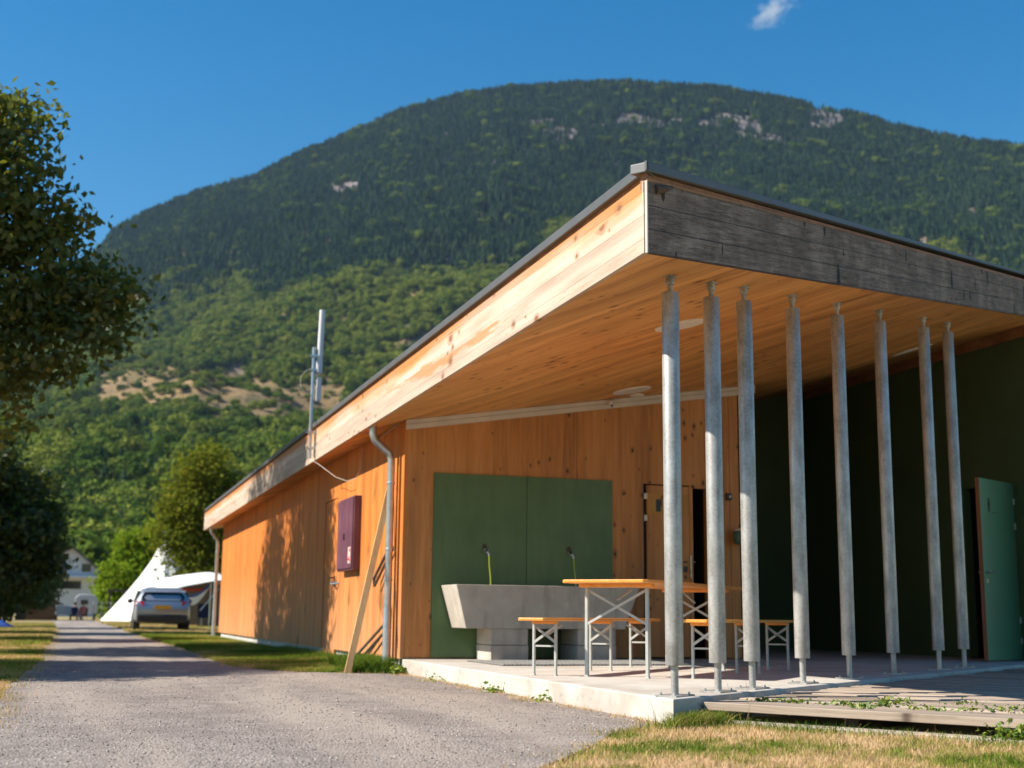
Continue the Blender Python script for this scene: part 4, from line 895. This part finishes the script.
# weeds in the deck gaps
def weed(name, c, spread, n, size, label, group=None, squash=.4):
    r = RNG; P = r.normal(size=(n, 3))*np.array([spread[0], spread[1], 0])
    P[:, 2] = np.abs(r.normal(size=n))*spread[2]
    # align x spread with the boards
    ang = math.atan2(DU[1], DU[0]); R_ = np.array([[math.cos(ang), -math.sin(ang)], [math.sin(ang), math.cos(ang)]])
    P[:, :2] = P[:, :2] @ R_.T; P += np.array(c)
    o = leafmesh(name, P, size, M['weed'], r, flat=.5); tag(o, label, 'weed', group); return o
def leafmesh(name, P, size, mat, r, parent=None, flat=0., rnd=None):
    n = len(P); a = r.normal(size=(n, 3)); a /= np.linalg.norm(a, axis=1)[:, None]+1e-9
    nn = r.normal(size=(n, 3)); nn[:, 2] += flat*2.5; t = np.cross(nn, a); t /= np.linalg.norm(t, axis=1)[:, None]+1e-9; nn /= np.linalg.norm(nn, axis=1)[:, None]+1e-9
    b_ = np.cross(nn, t); s_ = size*(.6+.8*r.random(n))[:, None]
    V = np.stack([P-t*s_*.55, P+b_*s_*.34+nn*s_*.06-t*s_*.08, P+t*s_*.6, P-b_*s_*.34+nn*s_*.06-t*s_*.08], 1).reshape(-1, 3)
    i = np.arange(n)[:, None]*4; Fc = np.concatenate([i+np.array([[0, 1, 2]]), i+np.array([[0, 2, 3]])], 1).reshape(-1, 3)
    rr = r.random(n) if rnd is None else rnd
    return np_mesh(name, V, Fc, mat, np.repeat(rr, 2), parent)
def dpt(u, v, z=-.03): p = dm @ Vector((u, v, z)); return (p.x, p.y, p.z)
wl = [(.25, .33, .05, .012, .012, 60), (.5, .33, .16, .012, .012, 160), (.85, .34, .12, .014, .014, 150), (1.0, .50, .10, .02, .02, 160), (1.35, .34, .10, .012, .012, 110), (1.6, .50, .14, .012, .012, 120),
      (2.0, .66, .14, .012, .012, 110), (2.3, .34, .10, .012, .012, 70), (1.0, .17, .05, .03, .008, 40), (2.1, .2, .07, .03, .008, 50), (2.75, .52, .10, .012, .012, 80), (.95, .83, .10, .02, .02, 90), (1.75, .82, .12, .015, .01, 90), (3.0, .2, .06, .02, .01, 40), (1.35, .98, .10, .02, .012, 60)]
for q, (u, v_, su, sv, sz, n) in enumerate(wl):
    n = int(n*.45); su *= .8
    pl = ['near the slab corner', 'in the first gap near the slab corner', 'in the first gap of the deck', 'by the fourth post foot', 'farther right in the first gap', 'in the second gap', 'in the third gap', 'toward the right of the first gap', 'lying on the wide front board', 'lying on the right of the wide front board', 'at the right in the second gap', 'beside the fifth post foot', 'before the roof shadow', 'at the right end of the front board', 'at the edge of the roof shadow'][q]
    weed('weed', dpt(u, v_), (su, sv, sz), n, .026, 'small green weed clump on the deck '+pl, 'weeds on the wooden deck')
weed('weed', (*dpt(2.05, -.035)[:2], G+.03), (.16, .02, .035), 420, .030, 'leafy bright green weed growing out under the front deck board', None)
for q, (x, y, n, s_) in enumerate(((3.37, 10.62, 60, .035), (3.38, 9.4, 30, .03), (3.33, 12.3, 25, .03), (3.37, 13.98, 120, .05))):
    weed('weed', (x, y, G+.02), (.05, .04, .03), n, s_, ['little weed at the middle of the slab side', 'tiny weed nearer along the slab side', 'tiny weed farther along the slab side', 'weed at the slab end beside the downpipe'][q], 'weeds along the slab side')

# ------------------------------------------------------------------ trees
def tree(name, base, lobes, nclump, per, size, mat, label, group=None, trunk_r=.2, trunk_h=None, seed=1, csig=.16, limbs=True, shell=.55):
    r = np.random.default_rng(seed); root = empty(name, base, label, 'tree', group)
    C = np.array([l[:3] for l in lobes], float); Rr = np.array([l[3] for l in lobes], float)
    wts = Rr**2.2*np.array([l[4] if len(l) > 4 else 1. for l in lobes]); wts /= wts.sum(); li = r.choice(len(lobes), nclump, p=wts)
    d = r.normal(size=(nclump, 3)); d /= np.linalg.norm(d, axis=1)[:, None]
    rad = Rr[li]*(shell+(1-shell)*r.random(nclump)**.6)
    cc = C[li]+d*rad[:, None]*np.array([1, 1, .85])
    P = np.repeat(cc, per, 0)+r.normal(size=(nclump*per, 3))*np.array([1, 1, .6])*csig*np.repeat(.6+.8*r.random(nclump), per)[:, None]
    tone = np.clip(np.repeat(r.random(nclump), per)*.55+r.random(nclump*per)*.45, 0, 1)
    leafmesh('crown', P, size, mat, r, root, flat=.25, rnd=tone)
    b = MB(); top = C.mean(0); bx, by, bz = base; th = trunk_h or top[2]
    pts = [(bx, by, bz-.1), (bx+.05, by, bz+th*.35), (bx+(top[0]-bx)*.3, by+(top[1]-by)*.3, bz+th*.7), (top[0]*.7+bx*.3, top[1]*.7+by*.3, max(top[2], bz+th))]
    b.tube(pts, [trunk_r*1.25, trunk_r, trunk_r*.75, trunk_r*.3], 10)
    if limbs:
        for q in r.choice(nclump, min(nclump, 46), replace=False):
            s0 = Vector(pts[1]).lerp(Vector(pts[3]), .15+.75*r.random()); e0 = Vector(cc[q]); m_ = s0.lerp(e0, .5)+Vector((0, 0, .12*(e0-s0).length*(.5-r.random()*1.2)))
            b.tube([s0, m_, e0], [trunk_r*.33, trunk_r*.18, .012], 6)
    b.build('trunk', M['bark'], root, smooth=True)
    return root
# maple beside the track, only its right side in the picture
vis = [(-1.25, 19.0, 7.55, .42), (-1.95, 19.0, 7.3, .8), (-1.55, 19.0, 6.7, .8), (-1.35, 19, 6.0, .85), (-.60, 19, 6.05, .50), (-1.1, 19.2, 5.15, 1.0), (-.35, 19, 4.95, .66), (.18, 18.9, 5.0, .42), (.16, 18.9, 4.45, .44), (-.9, 19, 4.1, .72), (-1.4, 19, 3.3, .62), (-2.3, 19, 4.5, 1.2), (-2.4, 19, 6.2, 1.2)]
vis = [(x*1.075, y*1.075, .4875+(z-.4875)*1.075, r_*1.075) for x, y, z, r_ in vis]
tree('maple_tree', (-4.2, 22.3, G), vis+[(-4.0, 21.5, 8.0, 1.9, .5), (-3.9, 23.6, 8.0, 2.2, .42), (-4.6, 25.4, 7.4, 2.1, .42), (-3.6, 24.6, 5.6, 2.0, .4), (-5.6, 22.5, 6.4, 2.4, .4), (-4.4, 22.4, 5.0, 2.0, .5), (-3.2, 26.0, 6.0, 1.4, .4)],
    2300, 24, .12, M['maple'], 'large dark maple tree leaning into the picture at the left of the track', 'trees along the left of the track', .24, seed=3, csig=.2)
tree('bushy_tree', (-5.2, 16.4, G), [(-5.0, 16.2, 4.2, 1.9), (-4.2, 17.2, 4.6, 1.5), (-5.6, 14.8, 3.8, 1.5), (-4.4, 15.2, 3.4, 1.2), (-5.6, 17.6, 3.4, 1.5)],
    1100, 30, .11, M['maple'], 'low round tree just outside the picture whose shadow crosses the track', 'trees along the left of the track', .16, seed=4, csig=.17)
tree('bushy_tree', (-3.4, 39.5, G), [(-2.6, 39.5, 3.0, 1.7), (-1.6, 39, 2.6, 1.2), (-1.25, 39, 1.9, .8), (-1.0, 39.5, 3.1, .5), (-2.2, 39, 1.3, 1.3), (-3.6, 40, 3.6, 2.0), (-4.6, 39, 2.5, 2.2), (-1.8, 40.5, 3.9, 1.0), (-3.3, 38.8, 4.6, 1.4)],
    1500, 30, .15, M['darkleaf'], 'dark bushy tree with low branches beside the track', 'trees along the left of the track', .2, seed=5, csig=.22)
tree('bushy_tree', (-4.6, 31, G), [(-4.4, 31, 3.6, 2.0), (-3.4, 30.6, 2.8, 1.3), (-5.2, 30.6, 4.6, 1.6), (-2.9, 31, 3.8, .9), (-2.9, 30.8, 1.8, .9)],
    900, 30, .13, M['darkleaf'], 'dark tree half out of the picture between the maple and the farther bushy tree', 'trees along the left of the track', .2, seed=6, csig=.2)
tree('bushy_tree', (-4.2, 52, G), [(-3.6, 52, 3.4, 2.0), (-2.6, 52, 2.2, 1.5), (-4.8, 52.5, 5.0, 2.0), (-3.0, 51.5, 1.4, 1.3), (-1.9, 53, 2.8, 1.0)],
    700, 30, .2, M['darkleaf'], 'dark bushy tree behind the others at the far left of the track', 'trees along the left of the track', .22, seed=8, csig=.26)
# trees behind the tents
tree('poplar_tree', (6.9, 78, G), [(6.6, 78, 6.6, 2.3), (5.8, 78, 4.9, 1.6), (8.0, 78, 4.8, 2.2), (6.4, 77, 8.6, 1.4), (6.5, 77.5, 3.2, 1.5), (8.6, 78, 6.8, 1.9), (5.1, 77.5, 6.4, .9), (6.9, 78, 9.6, .8)],
    900, 26, .22, M['olive'], 'tall yellowish green tree rising behind the white tents', None, .35, seed=11, csig=.42)
tree('broadleaf_tree', (3.6, 118, G), [(4.6, 118, 3.6, 2.6), (5.9, 118, 5.2, 2.4), (3.3, 118, 2.3, 1.6), (7.4, 118, 6.6, 2.2), (4.4, 117.5, 6.2, 1.3), (6.6, 117, 3.0, 2.4), (3.2, 117, 1.2, 1.5)],
    1400, 26, .32, M['bright'], 'bright green tree in sunlight between the white house and the tall tent', None, .3, seed=12, csig=.44)
tree('broadleaf_tree', (14.5, 112, G), [(14.5, 112, 7.5, 3.8), (17, 112, 6.5, 3.0), (13, 112, 4.5, 2.8), (16, 112, 10.2, 2.4)],
    1100, 26, .34, M['bright'], 'broad green tree just above the far roof end of the wooden building', None, .35, seed=13, csig=.46)
tree('broadleaf_tree', (-3.6, 95, G), [(-3.6, 95, 3.2, 2.4), (-5.5, 95, 4.5, 2.8), (-2.6, 95, 1.8, 1.2), (-6.5, 94, 2.4, 2.4)],
    800, 26, .28, M['darkleaf'], 'dark tree left of the white house at the end of the track', None, .28, seed=14, csig=.4)
tree('broadleaf_tree', (24, 120, G), [(24, 120, 7, 4), (27, 120, 6, 3.4), (21, 120, 6, 3.2)], 700, 24, .4, M['olive'], 'tree hidden behind the wooden building', None, .35, seed=15, csig=.5)

# ------------------------------------------------------------------ distant camp site
hs = empty('white_house', (0, 162, G), 'white two storey house with dark gable roof at the end of the track', 'house')
b = MB(); b.box(-4.6, 2.2, 160, 170, G, 5.2); b.prism([(-4.6, 160), (2.2, 160), (2.2, 170), (-4.6, 170)], 5.19, 5.2)
b.add([(-4.6,160,5.2),(2.2,160,5.2),(-.9,160,7.7),(-4.6,170,5.2),(2.2,170,5.2),(-.9,170,7.7)], [(0,1,2),(5,4,3),(0,2,5,3),(1,4,5,2)]); b.build('house_wall', M['white_paint'], hs)
b = MB()
for s_ in (-1, 1):
    ex = -5.1 if s_ < 0 else 2.75; b.add([(ex,159.4,4.95),(-.9,159.4,8.0),(-.9,170.5,8.0),(ex,170.5,4.95),(ex,159.4,4.7),(-.9,159.4,7.72),(-.9,170.5,7.72),(ex,170.5,4.7)], [(0,1,2,3),(7,6,5,4),(0,4,5,1),(2,6,7,3),(0,3,7,4)])
b.build('roof', M['roof_dark'], hs)
for x0, x1, z0, z1 in ((-2.1, .35, 3.0, 3.9), (.3, 1.3, 5.0, 5.9), (-2.2, -1.3, 5.0, 5.9)):
    b = MB(); b.box(x0, x1, 159.93, 159.99, z0, z1); b.build('window', M['glass_dark'], hs)
b = MB(); b.box(-4.7, 2.3, 158.9, 159.99, 4.25, 4.5); b.build('balcony', M['white_paint'], hs)

tp_ = empty('tipi_tent', (5.2, 85.5, G), 'tall pointed white tipi tent behind the parked car', 'tent')
b = MB(); prof = [(3.75, 0), (3.1, .75), (2.3, 1.75), (1.5, 2.85), (.85, 3.9), (.42, 4.9), (.16, 5.9)]; seg = 26; vs = []; cxx, cyy = 5.25, 85.5
for r_, z in prof:
    for j in range(seg):
        a = 2*math.pi*j/seg; q = 1+(.035 if j % 2 else -.035); vs.append((cxx+r_*q*math.cos(a), cyy+r_*q*math.sin(a), G+z))
b.add(vs, [(i*seg+j, i*seg+(j+1) % seg, (i+1)*seg+(j+1) % seg, (i+1)*seg+j) for i in range(len(prof)-1) for j in range(seg)]+[tuple((len(prof)-1)*seg+j for j in range(seg))])
b.build('canvas', M['white_canvas'], tp_)
b = MB(); b.bar((4.95, 85.4, 4.5), (5.1, 85.3, 6.1), .35, .08, up=(1, 0, 0)); b.build('smoke_flap', M['white_canvas'], tp_)
b = MB(); b.tube([(5.25, 85.5, G), (5.22, 85.5, 6.2)], .05, 8); b.build('pole', M['trim'], tp_)

aw = empty('awning_tent', (4.8, 58, G), 'white and grey caravan awning with sagging blue edged flap beside the car', 'tent')
b = MB(); nx_, ny_ = 14, 5; vs = []
for i in range(nx_+1):
    for j in range(ny_+1):
        u = i/nx_; v_ = j/ny_; x = 3.35+u*2.9; y = 56.8+v_*5; z = 1.32+.50*math.sin(min(1, u*1.2)*1.57)+.03*math.sin(u*9)+.62*v_*(1-.3*u)-(.12*(1-u)**3); vs.append((x, y, z))
b.add(vs, [(i*(ny_+1)+j, (i+1)*(ny_+1)+j, (i+1)*(ny_+1)+j+1, i*(ny_+1)+j+1) for i in range(nx_) for j in range(ny_)]); o = b.build('canopy', M['white_canvas'], aw, smooth=True); sm_ = o.modifiers.new('s', 'SOLIDIFY'); sm_.thickness = .03
b = MB(); b.box(3.9, 6.2, 61.6, 61.7, G, 2.1); b.box(6.2, 6.26, 57, 61.6, G, 2.1); b.build('back_wall', M['grey_canvas'], aw)
b = MB(); b.box(4.15, 5.9, 61.5, 61.59, 1.46, 1.54); b.build('red_stripe', M['red_pad'], aw)
b = MB(); vs = []
for i in range(9):
    u = i/8; x = 4.15+1.25*u; zt = 1.30+.42*u-.28*math.sin(u*3.14); vs += [(x, 57.2, zt), (x, 57.25, zt-.10), (x, 57.3, zt-.10-.42*math.sin(u*3.14)*(1-.4*u))]
b.add(vs, [(i*3+k, (i+1)*3+k, (i+1)*3+k+1, i*3+k+1) for i in range(8) for k in range(2)]); b.cur = 0
o = b.build('flap', [M['blue'], M['white_canvas']], aw); o.data.polygons.foreach_set('material_index', [0, 1]*8); s2_ = o.modifiers.new('s', 'SOLIDIFY'); s2_.thickness = .02
for (x, y, z) in ((3.42, 57, 1.18), (4.15, 57.1, 1.5), (6.1, 57, 1.78), (5.4, 57.1, 1.72)):
    b = MB(); b.tube([(x, y, G), (x, y, z)], .025, 8); b.build('tent_pole', M['steel'], aw)
b = MB(); b.tube([(5.95, 57, 1.75), (4.95, 56.4, .55)], .02, 6); b.build('guy_pole', M['steel'], aw)
tb_ = empty('camping_table', (4.9, 59, G), 'small dark camping table under the awning', 'table')
b = MB(); b.box(4.5, 5.3, 58.7, 59.3, .5, .54); b.build('tabletop', M['grey_canvas'], tb_)
for x in (4.55, 5.25):
    for y in (58.75, 59.25): b = MB(); b.tube([(x, y, G), (x, y, .5)], .02, 6); b.build('leg', M['steel'], tb_)
ch = empty('camping_chair', (5.25, 57.8, G), 'dark folding camping chair under the awning', 'chair')
b = MB(); b.box(5.0, 5.5, 57.6, 58.05, .24, .28); b.build('seat', M['navy'], ch)
b = MB(); b.bar((5.25, 58.07, .27), (5.25, 58.25, .85), .5, .03, up=(0, 1, 0)); b.build('backrest', M['navy'], ch)
for x in (5.02, 5.48):
    for y in (57.62, 58.04): b = MB(); b.tube([(x, y, G), (x, y, .25)], .015, 6); b.build('leg', M['dark_steel'], ch)

# car seen from behind
def car():
    c = empty('parked_car', (2.72, 44.8, G), 'silver compact car parked on the grass seen from behind', 'car', rz=math.radians(-1))
    W = .90
    # side profile stations from rear (y=0) to front (y=4.4): (y, z_low, z_belt, z_top, half width belt, half width roof)
    st = [(0., .42, .86, .90, .84, .80), (.05, .34, .93, 1.02, .88, .74), (.22, .30, .98, 1.30, .90, .68), (.5, .28, .98, 1.42, .905, .66), (1.3, .26, .96, 1.47, .91, .67), (2.2, .25, .94, 1.45, .91, .67), (2.9, .25, .93, 1.22, .905, .70), (3.35, .26, .90, .97, .89, .80), (4.1, .28, .72, .80, .84, .74), (4.35, .34, .60, .64, .74, .62)]
    vs = []; n = 12
    for y, zl, zb_, zt_, wb, wr in st:
        half = [(wb*.86, zl), (wb*.99, zl+.10), (wb*1.0, (zl+zb_)/2), (wb*.985, zb_), (wr, zt_-.05), (wr*.72, zt_)]
        vs += [(x, y, z) for x, z in half]+[(-x, y, z) for x, z in half[::-1]]
    b = LB(); fs = [(i*n+j, i*n+(j+1) % n, (i+1)*n+(j+1) % n, (i+1)*n+j) for i in range(len(st)-1) for j in range(n)]
    fs += [tuple(range(n-1, -1, -1)), tuple((len(st)-1)*n+j for j in range(n))]
    b.add(vs, fs); bd = b.build('body', M['car_paint'], c, smooth=True, bevel=.02)
    b = LB(); b.add([(-.66, .035, 1.0), (.66, .035, 1.0), (.70, .13, 1.13), (.60, .20, 1.30), (-.60, .20, 1.30), (-.70, .13, 1.13), (-.66, .2, 1.0), (.66, .2, 1.0), (.6, .4, 1.30), (-.6, .4, 1.30)], [(0, 1, 2, 5), (5, 2, 3, 4), (0, 6, 7, 1), (4, 3, 8, 9)]); b.build('rear_window', M['glass_dark'], c)
    for s_ in (-1, 1):
        b = LB(); x = s_*.80
        b.add([(s_*.86, .62, 1.0), (s_*.87, 2.75, .98), (s_*.76, 2.2, 1.36), (s_*.755, .75, 1.34)], [(0, 1, 2, 3)] if s_ < 0 else [(3, 2, 1, 0)]); o = b.build('side_window', M['glass_dark'], c); q = o.modifiers.new('s', 'SOLIDIFY'); q.thickness = .06; q.offset = 0
        b = LB(); b.add([(s_*.60, -.02, .86), (s_*.87, .01, .84), (s_*.90, .10, .98), (s_*.62, -.005, .99), (s_*.60, .1, .86), (s_*.84, .2, .84), (s_*.86, .2, .98), (s_*.62, .1, .99)], [(0, 1, 2, 3), (7, 6, 5, 4), (0, 4, 5, 1), (1, 5, 6, 2), (2, 6, 7, 3), (3, 7, 4, 0)]); b.build('tail_light', M['tail'], c)
        b = LB(); b.ball((s_*1.0, 2.65, 1.02), .11, 10, 8, (.9, .6, .75)); b.build('side_mirror', M['car_black'], c, smooth=True)
        b = LB(); b.ball((s_*.72, -.03, .45), .06, 10, 8, (1.2, .3, .8)); b.build('reflector', M['tail'], c)
        for y in (.78, 3.45):
            b = LB(); pr = [(.30, -.11), (.33, -.08), (.335, 0), (.33, .08), (.30, .11)]; vs2 = []; sg = 24
            for r_, h_ in pr:
                for j in range(sg): a = 2*math.pi*j/sg; vs2.append((s_*.80+h_, y+r_*math.cos(a), .335+r_*math.sin(a)))
            b.add(vs2, [(i*sg+j, i*sg+(j+1) % sg, (i+1)*sg+(j+1) % sg, (i+1)*sg+j) for i in range(4) for j in range(sg)]+[tuple(range(sg)), tuple(4*sg+j for j in range(sg-1, -1, -1))]); w_ = b.build('wheel', M['tyre'], c, smooth=True)
            b = LB(); sd_ = s_*.80+s_*.112
            vs2 = [(sd_, y, .335)]+[(sd_, y+.20*math.cos(2*math.pi*j/16), .335+.20*math.sin(2*math.pi*j/16)) for j in range(16)]; b.add(vs2, [(0, 1+j, 1+(j+1) % 16) for j in range(16)]); o = b.build('rim', M['steel'], None); o.parent = w_; q = o.modifiers.new('s', 'SOLIDIFY'); q.thickness = .01
    b = LB(); b.box(-.82, .82, -.07, .18, .30, .56); b.build('rear_bumper', M['car_black'], c, bevel=.05)
    b = LB(); b.box(-.27, .27, -.035, -.015, .74, .86); b.build('number_plate', M['plate'], c)
    b = LB(); b.box(-.6, .6, .12, .24, 1.36, 1.39); b.build('roof_spoiler', M['car_paint'], c, bevel=.01)
    return c
car()

# caravan, trailer, pergola, screens
cv = empty('white_caravan', (.5, 103, G), 'small white caravan with rounded roof at the end of the track', 'caravan')
b = MB(); pr = [(-.1, .25), (1.45, .25), (1.5, 1.2), (1.3, 1.65), (.9, 1.72), (.1, 1.70), (-.12, 1.4)]; n = len(pr)
b.add([(x, 102, z) for x, z in pr]+[(x, 104.5, z) for x, z in pr], [tuple(range(n)), tuple(range(2*n-1, n-1, -1))]+[(i, n+i, n+(i+1) % n, (i+1) % n) for i in range(n)]); b.build('caravan_body', M['white_paint'], cv, bevel=.04)
b = MB(); b.box(.3, .8, 101.96, 101.995, .95, 1.3); b.build('window', M['glass_dark'], cv)
for x in (.1, 1.3): b = MB(); b.tube([(x-.08, 102.2, G+.28), (x+.08, 102.2, G+.28)], .28, 14); b.build('wheel', M['tyre'], cv)
tr = empty('white_trailer', (-.85, 98, G), 'low white box trailer standing beside the seated people', 'trailer')
b = MB(); b.box(-1.38, -.25, 97.5, 98.8, .22, .86); b.build('trailer_box', M['white_paint'], tr, bevel=.03)
for x in (-1.3, -.35): b = MB(); b.tube([(x-.07, 98.2, G+.2), (x+.07, 98.2, G+.2)], .2, 12); b.build('wheel', M['tyre'], tr)
pg = empty('wooden_pergola', (3.2, 101, G), 'brown wooden pergola frame left of the tipi tent', 'pergola')
for x in (2.3, 3.3, 4.3): 
    for y in (101, 103): b = MB(); b.box(x-.07, x+.07, y-.07, y+.07, G, 1.95); b.build('post', M['brown_wall'], pg)
for y in (101, 103): b = MB(); b.box(2.1, 4.6, y-.05, y+.05, 1.95, 2.1); b.build('beam', M['brown_wall'], pg)
rk = empty('wire_fence', (2.2, 97, G), 'low pale rail fence between the people and the tipi tent', 'fence')
for x in (1.15, 1.7, 2.3, 2.9): b = MB(); b.tube([(x, 97, G), (x, 97, 1.15)], .035, 6); b.build('fence_post', M['trim'], rk)
for z in (.35, .75, 1.08): b = MB(); b.bar((1.15, 97, z), (2.9, 97, z), .03, .04); b.build('rail', M['trim'], rk)
bw = MB(); bw.box(-3.6, -1.25, 99, 99.15, G, 1.25); tag(bw.build('board_screen', M['brown_wall']), 'dark brown board screen under the trees left of the track end', 'screen')
tpn = MB(); vs = []
for i in range(9):
    for j in range(5): u = i/8; v_ = j/4; vs.append((-3.15+u*1.05, 49.6+v_*.9, G+.02+.36*(1-abs(2*v_-1)**1.5)*(1-.6*u)+.05*math.sin(u*9+v_*5)+.12*(1-u)))
tpn.add(vs, [(i*5+j, (i+1)*5+j, (i+1)*5+j+1, i*5+j+1) for i in range(8) for j in range(4)]); o = tag(tpn.build('blue_tarp', M['blue'], smooth=True), 'crumpled blue tarpaulin lying on the grass left of the track', 'tarp'); q = o.modifiers.new('s', 'SOLIDIFY'); q.thickness = .02

# seated people
def person(name, x, y, face, label, top_m, leg_m):
    root = empty(name, (x, y, G), label, 'person', 'people sitting at the end of the track', rz=face)
    J = {'pel': (0, 0, .47), 'ch': (0, -.06, .78), 'nk': (0, -.05, .98), 'hd': (0, -.02, 1.10), 'top': (0, -.01, 1.20),
         'lh': (-.10, .06, .46), 'lk': (-.14, .44, .50), 'la': (-.14, .48, .08), 'lt': (-.14, .62, .04), 'rh': (.10, .06, .46), 'rk': (.14, .44, .50), 'ra': (.14, .46, .08), 'rt': (.14, .60, .04),
         'ls': (-.18, -.05, .92), 'le': (-.24, .06, .68), 'lw': (-.16, .28, .60), 'lf': (-.14, .36, .58), 'rs': (.18, -.05, .92), 're': (.24, .06, .68), 'rw': (.16, .28, .60), 'rf': (.14, .36, .58)}
    R_ = dict(pel=.15, ch=.15, nk=.055, hd=.095, top=.08, lh=.10, lk=.065, la=.045, lt=.035, rh=.10, rk=.065, ra=.045, rt=.035, ls=.07, le=.045, lw=.03, lf=.03, rs=.07, re=.045, rw=.03, rf=.03)
    E_ = [('pel', 'ch'), ('ch', 'nk'), ('nk', 'hd'), ('hd', 'top'), ('pel', 'lh'), ('lh', 'lk'), ('lk', 'la'), ('la', 'lt'), ('pel', 'rh'), ('rh', 'rk'), ('rk', 'ra'), ('ra', 'rt'), ('ch', 'ls'), ('ls', 'le'), ('le', 'lw'), ('lw', 'lf'), ('ch', 'rs'), ('rs', 're'), ('re', 'rw'), ('rw', 'rf')]
    K = list(J); me = bpy.data.meshes.new('body'); me.from_pydata([J[k_] for k_ in K], [(K.index(a), K.index(b_)) for a, b_ in E_], [])
    o = bpy.data.objects.new('body', me); COL.objects.link(o); o.parent = root; me.materials.append(M['skin'])
    s_ = o.modifiers.new('skin', 'SKIN'); me.skin_vertices[0].data[0].use_root = True
    for i, k_ in enumerate(K): me.skin_vertices[0].data[i].radius = (R_[k_], R_[k_])
    q = o.modifiers.new('sub', 'SUBSURF'); q.levels = 1; q.render_levels = 2
    b = LB(); b.tube([(0, 0, .44), (0, -.02, .56), (0, -.05, .74), (0, -.055, .90), (0, -.05, .97)], [.185, .175, .195, .20, .07], 14)
    for sx in (-1, 1): b.tube([(sx*.15, -.05, .90), (sx*.215, -.01, .80), (sx*.24, .05, .70)], [.09, .072, .062], 10)
    b.build('shirt', top_m, root, smooth=True)
    b = LB()
    for sx in (-1, 1): b.tube([(sx*.08, -.02, .46), (sx*.12, .25, .49), (sx*.14, .43, .50)], [.13, .105, .085], 10)
    b.build('shorts', leg_m, root, smooth=True)
    b = LB(); b.ball((0, -.045, 1.17), .112, 12, 8, (.95, 1, 1)); b.build('hair', M['hair'], root, smooth=True)
    # chair belongs to the place
    c = empty('camping_chair', (x, y, G), 'low folding chair under the person '+label.split(' ', 1)[1] if False else 'folding chair carrying the '+label, 'chair', 'chairs of the seated people', rz=face)
    b = LB(); b.box(-.24, .24, -.2, .25, .27, .31); b.build('seat', M['navy'], c)
    b = LB(); b.bar((0, -.20, .30), (0, -.30, .85), .46, .03, up=(0, 1, 0)); b.build('backrest', M['navy'], c)
    for sx in (-.22, .22):
        for sy in (-.2, .23): b = LB(); b.tube([(sx, sy, 0), (sx, sy, .28)], .014, 6); b.build('leg', M['dark_steel'], c)
person('person', .45, 96.5, math.radians(150), 'person in a coral shirt sitting facing the camera', M['coral'], M['coral'])
person('person', -.05, 97.6, math.radians(-60), 'person in a navy blue shirt sitting next to the trailer', M['navy'], M['blue'])

# ------------------------------------------------------------------ cloud and haze
def cloud():
    p = Vector((math.sin(math.radians(30.33)), math.cos(math.radians(30.33)), .486))*5200*1.0
    b = MB(); b.ball((0, 0, 0), 1., 24, 14, (1, 1, 1)); o = b.build('small_cloud', N('cloud').m); o.location = p; o.scale = (140, 120, 66); o.rotation_euler = (0, math.radians(-25), math.radians(-30))
    tag(o, 'single small wispy white cloud high in the blue sky', 'cloud')
    k = N('cloud vapour'); k.t.nodes.remove(k.b); c = k.coord()
    nn_ = k.noise(k.n('Mapping', {'Vector': c, 'Scale': (1.2, 1.2, .9)}).outputs[0], 1.5, 7, .62, .4)
    ln = k.n('VectorMath', {0: c}, operation='LENGTH').outputs['Value']
    d_ = k.math('MULTIPLY', k.n('MapRange', {'Value': k.math('SUBTRACT', nn_, k.math('MULTIPLY', ln, .34)), 'From Min': .27, 'From Max': .48}).outputs[0], .008)
    v_ = k.n('VolumeScatter', {'Color': (1, 1, 1, 1), 'Density': d_, 'Anisotropy': .1}); k.t.links.new(v_.outputs[0], k.o.inputs['Volume']); o.data.materials[0] = k.m
cloud()
k = N('pale air'); k.t.nodes.remove(k.b); pv = k.n('VolumePrincipled', {'Color': (.45, .68, 1., 1), 'Density': .000032, 'Anisotropy': .2}); k.t.links.new(pv.outputs[0], k.o.inputs['Volume'])
b = MB(); b.box(-3400, 4300, -200, 4400, -3, 1420); hz = b.build('haze', k.m); tag(hz, kind='stuff')
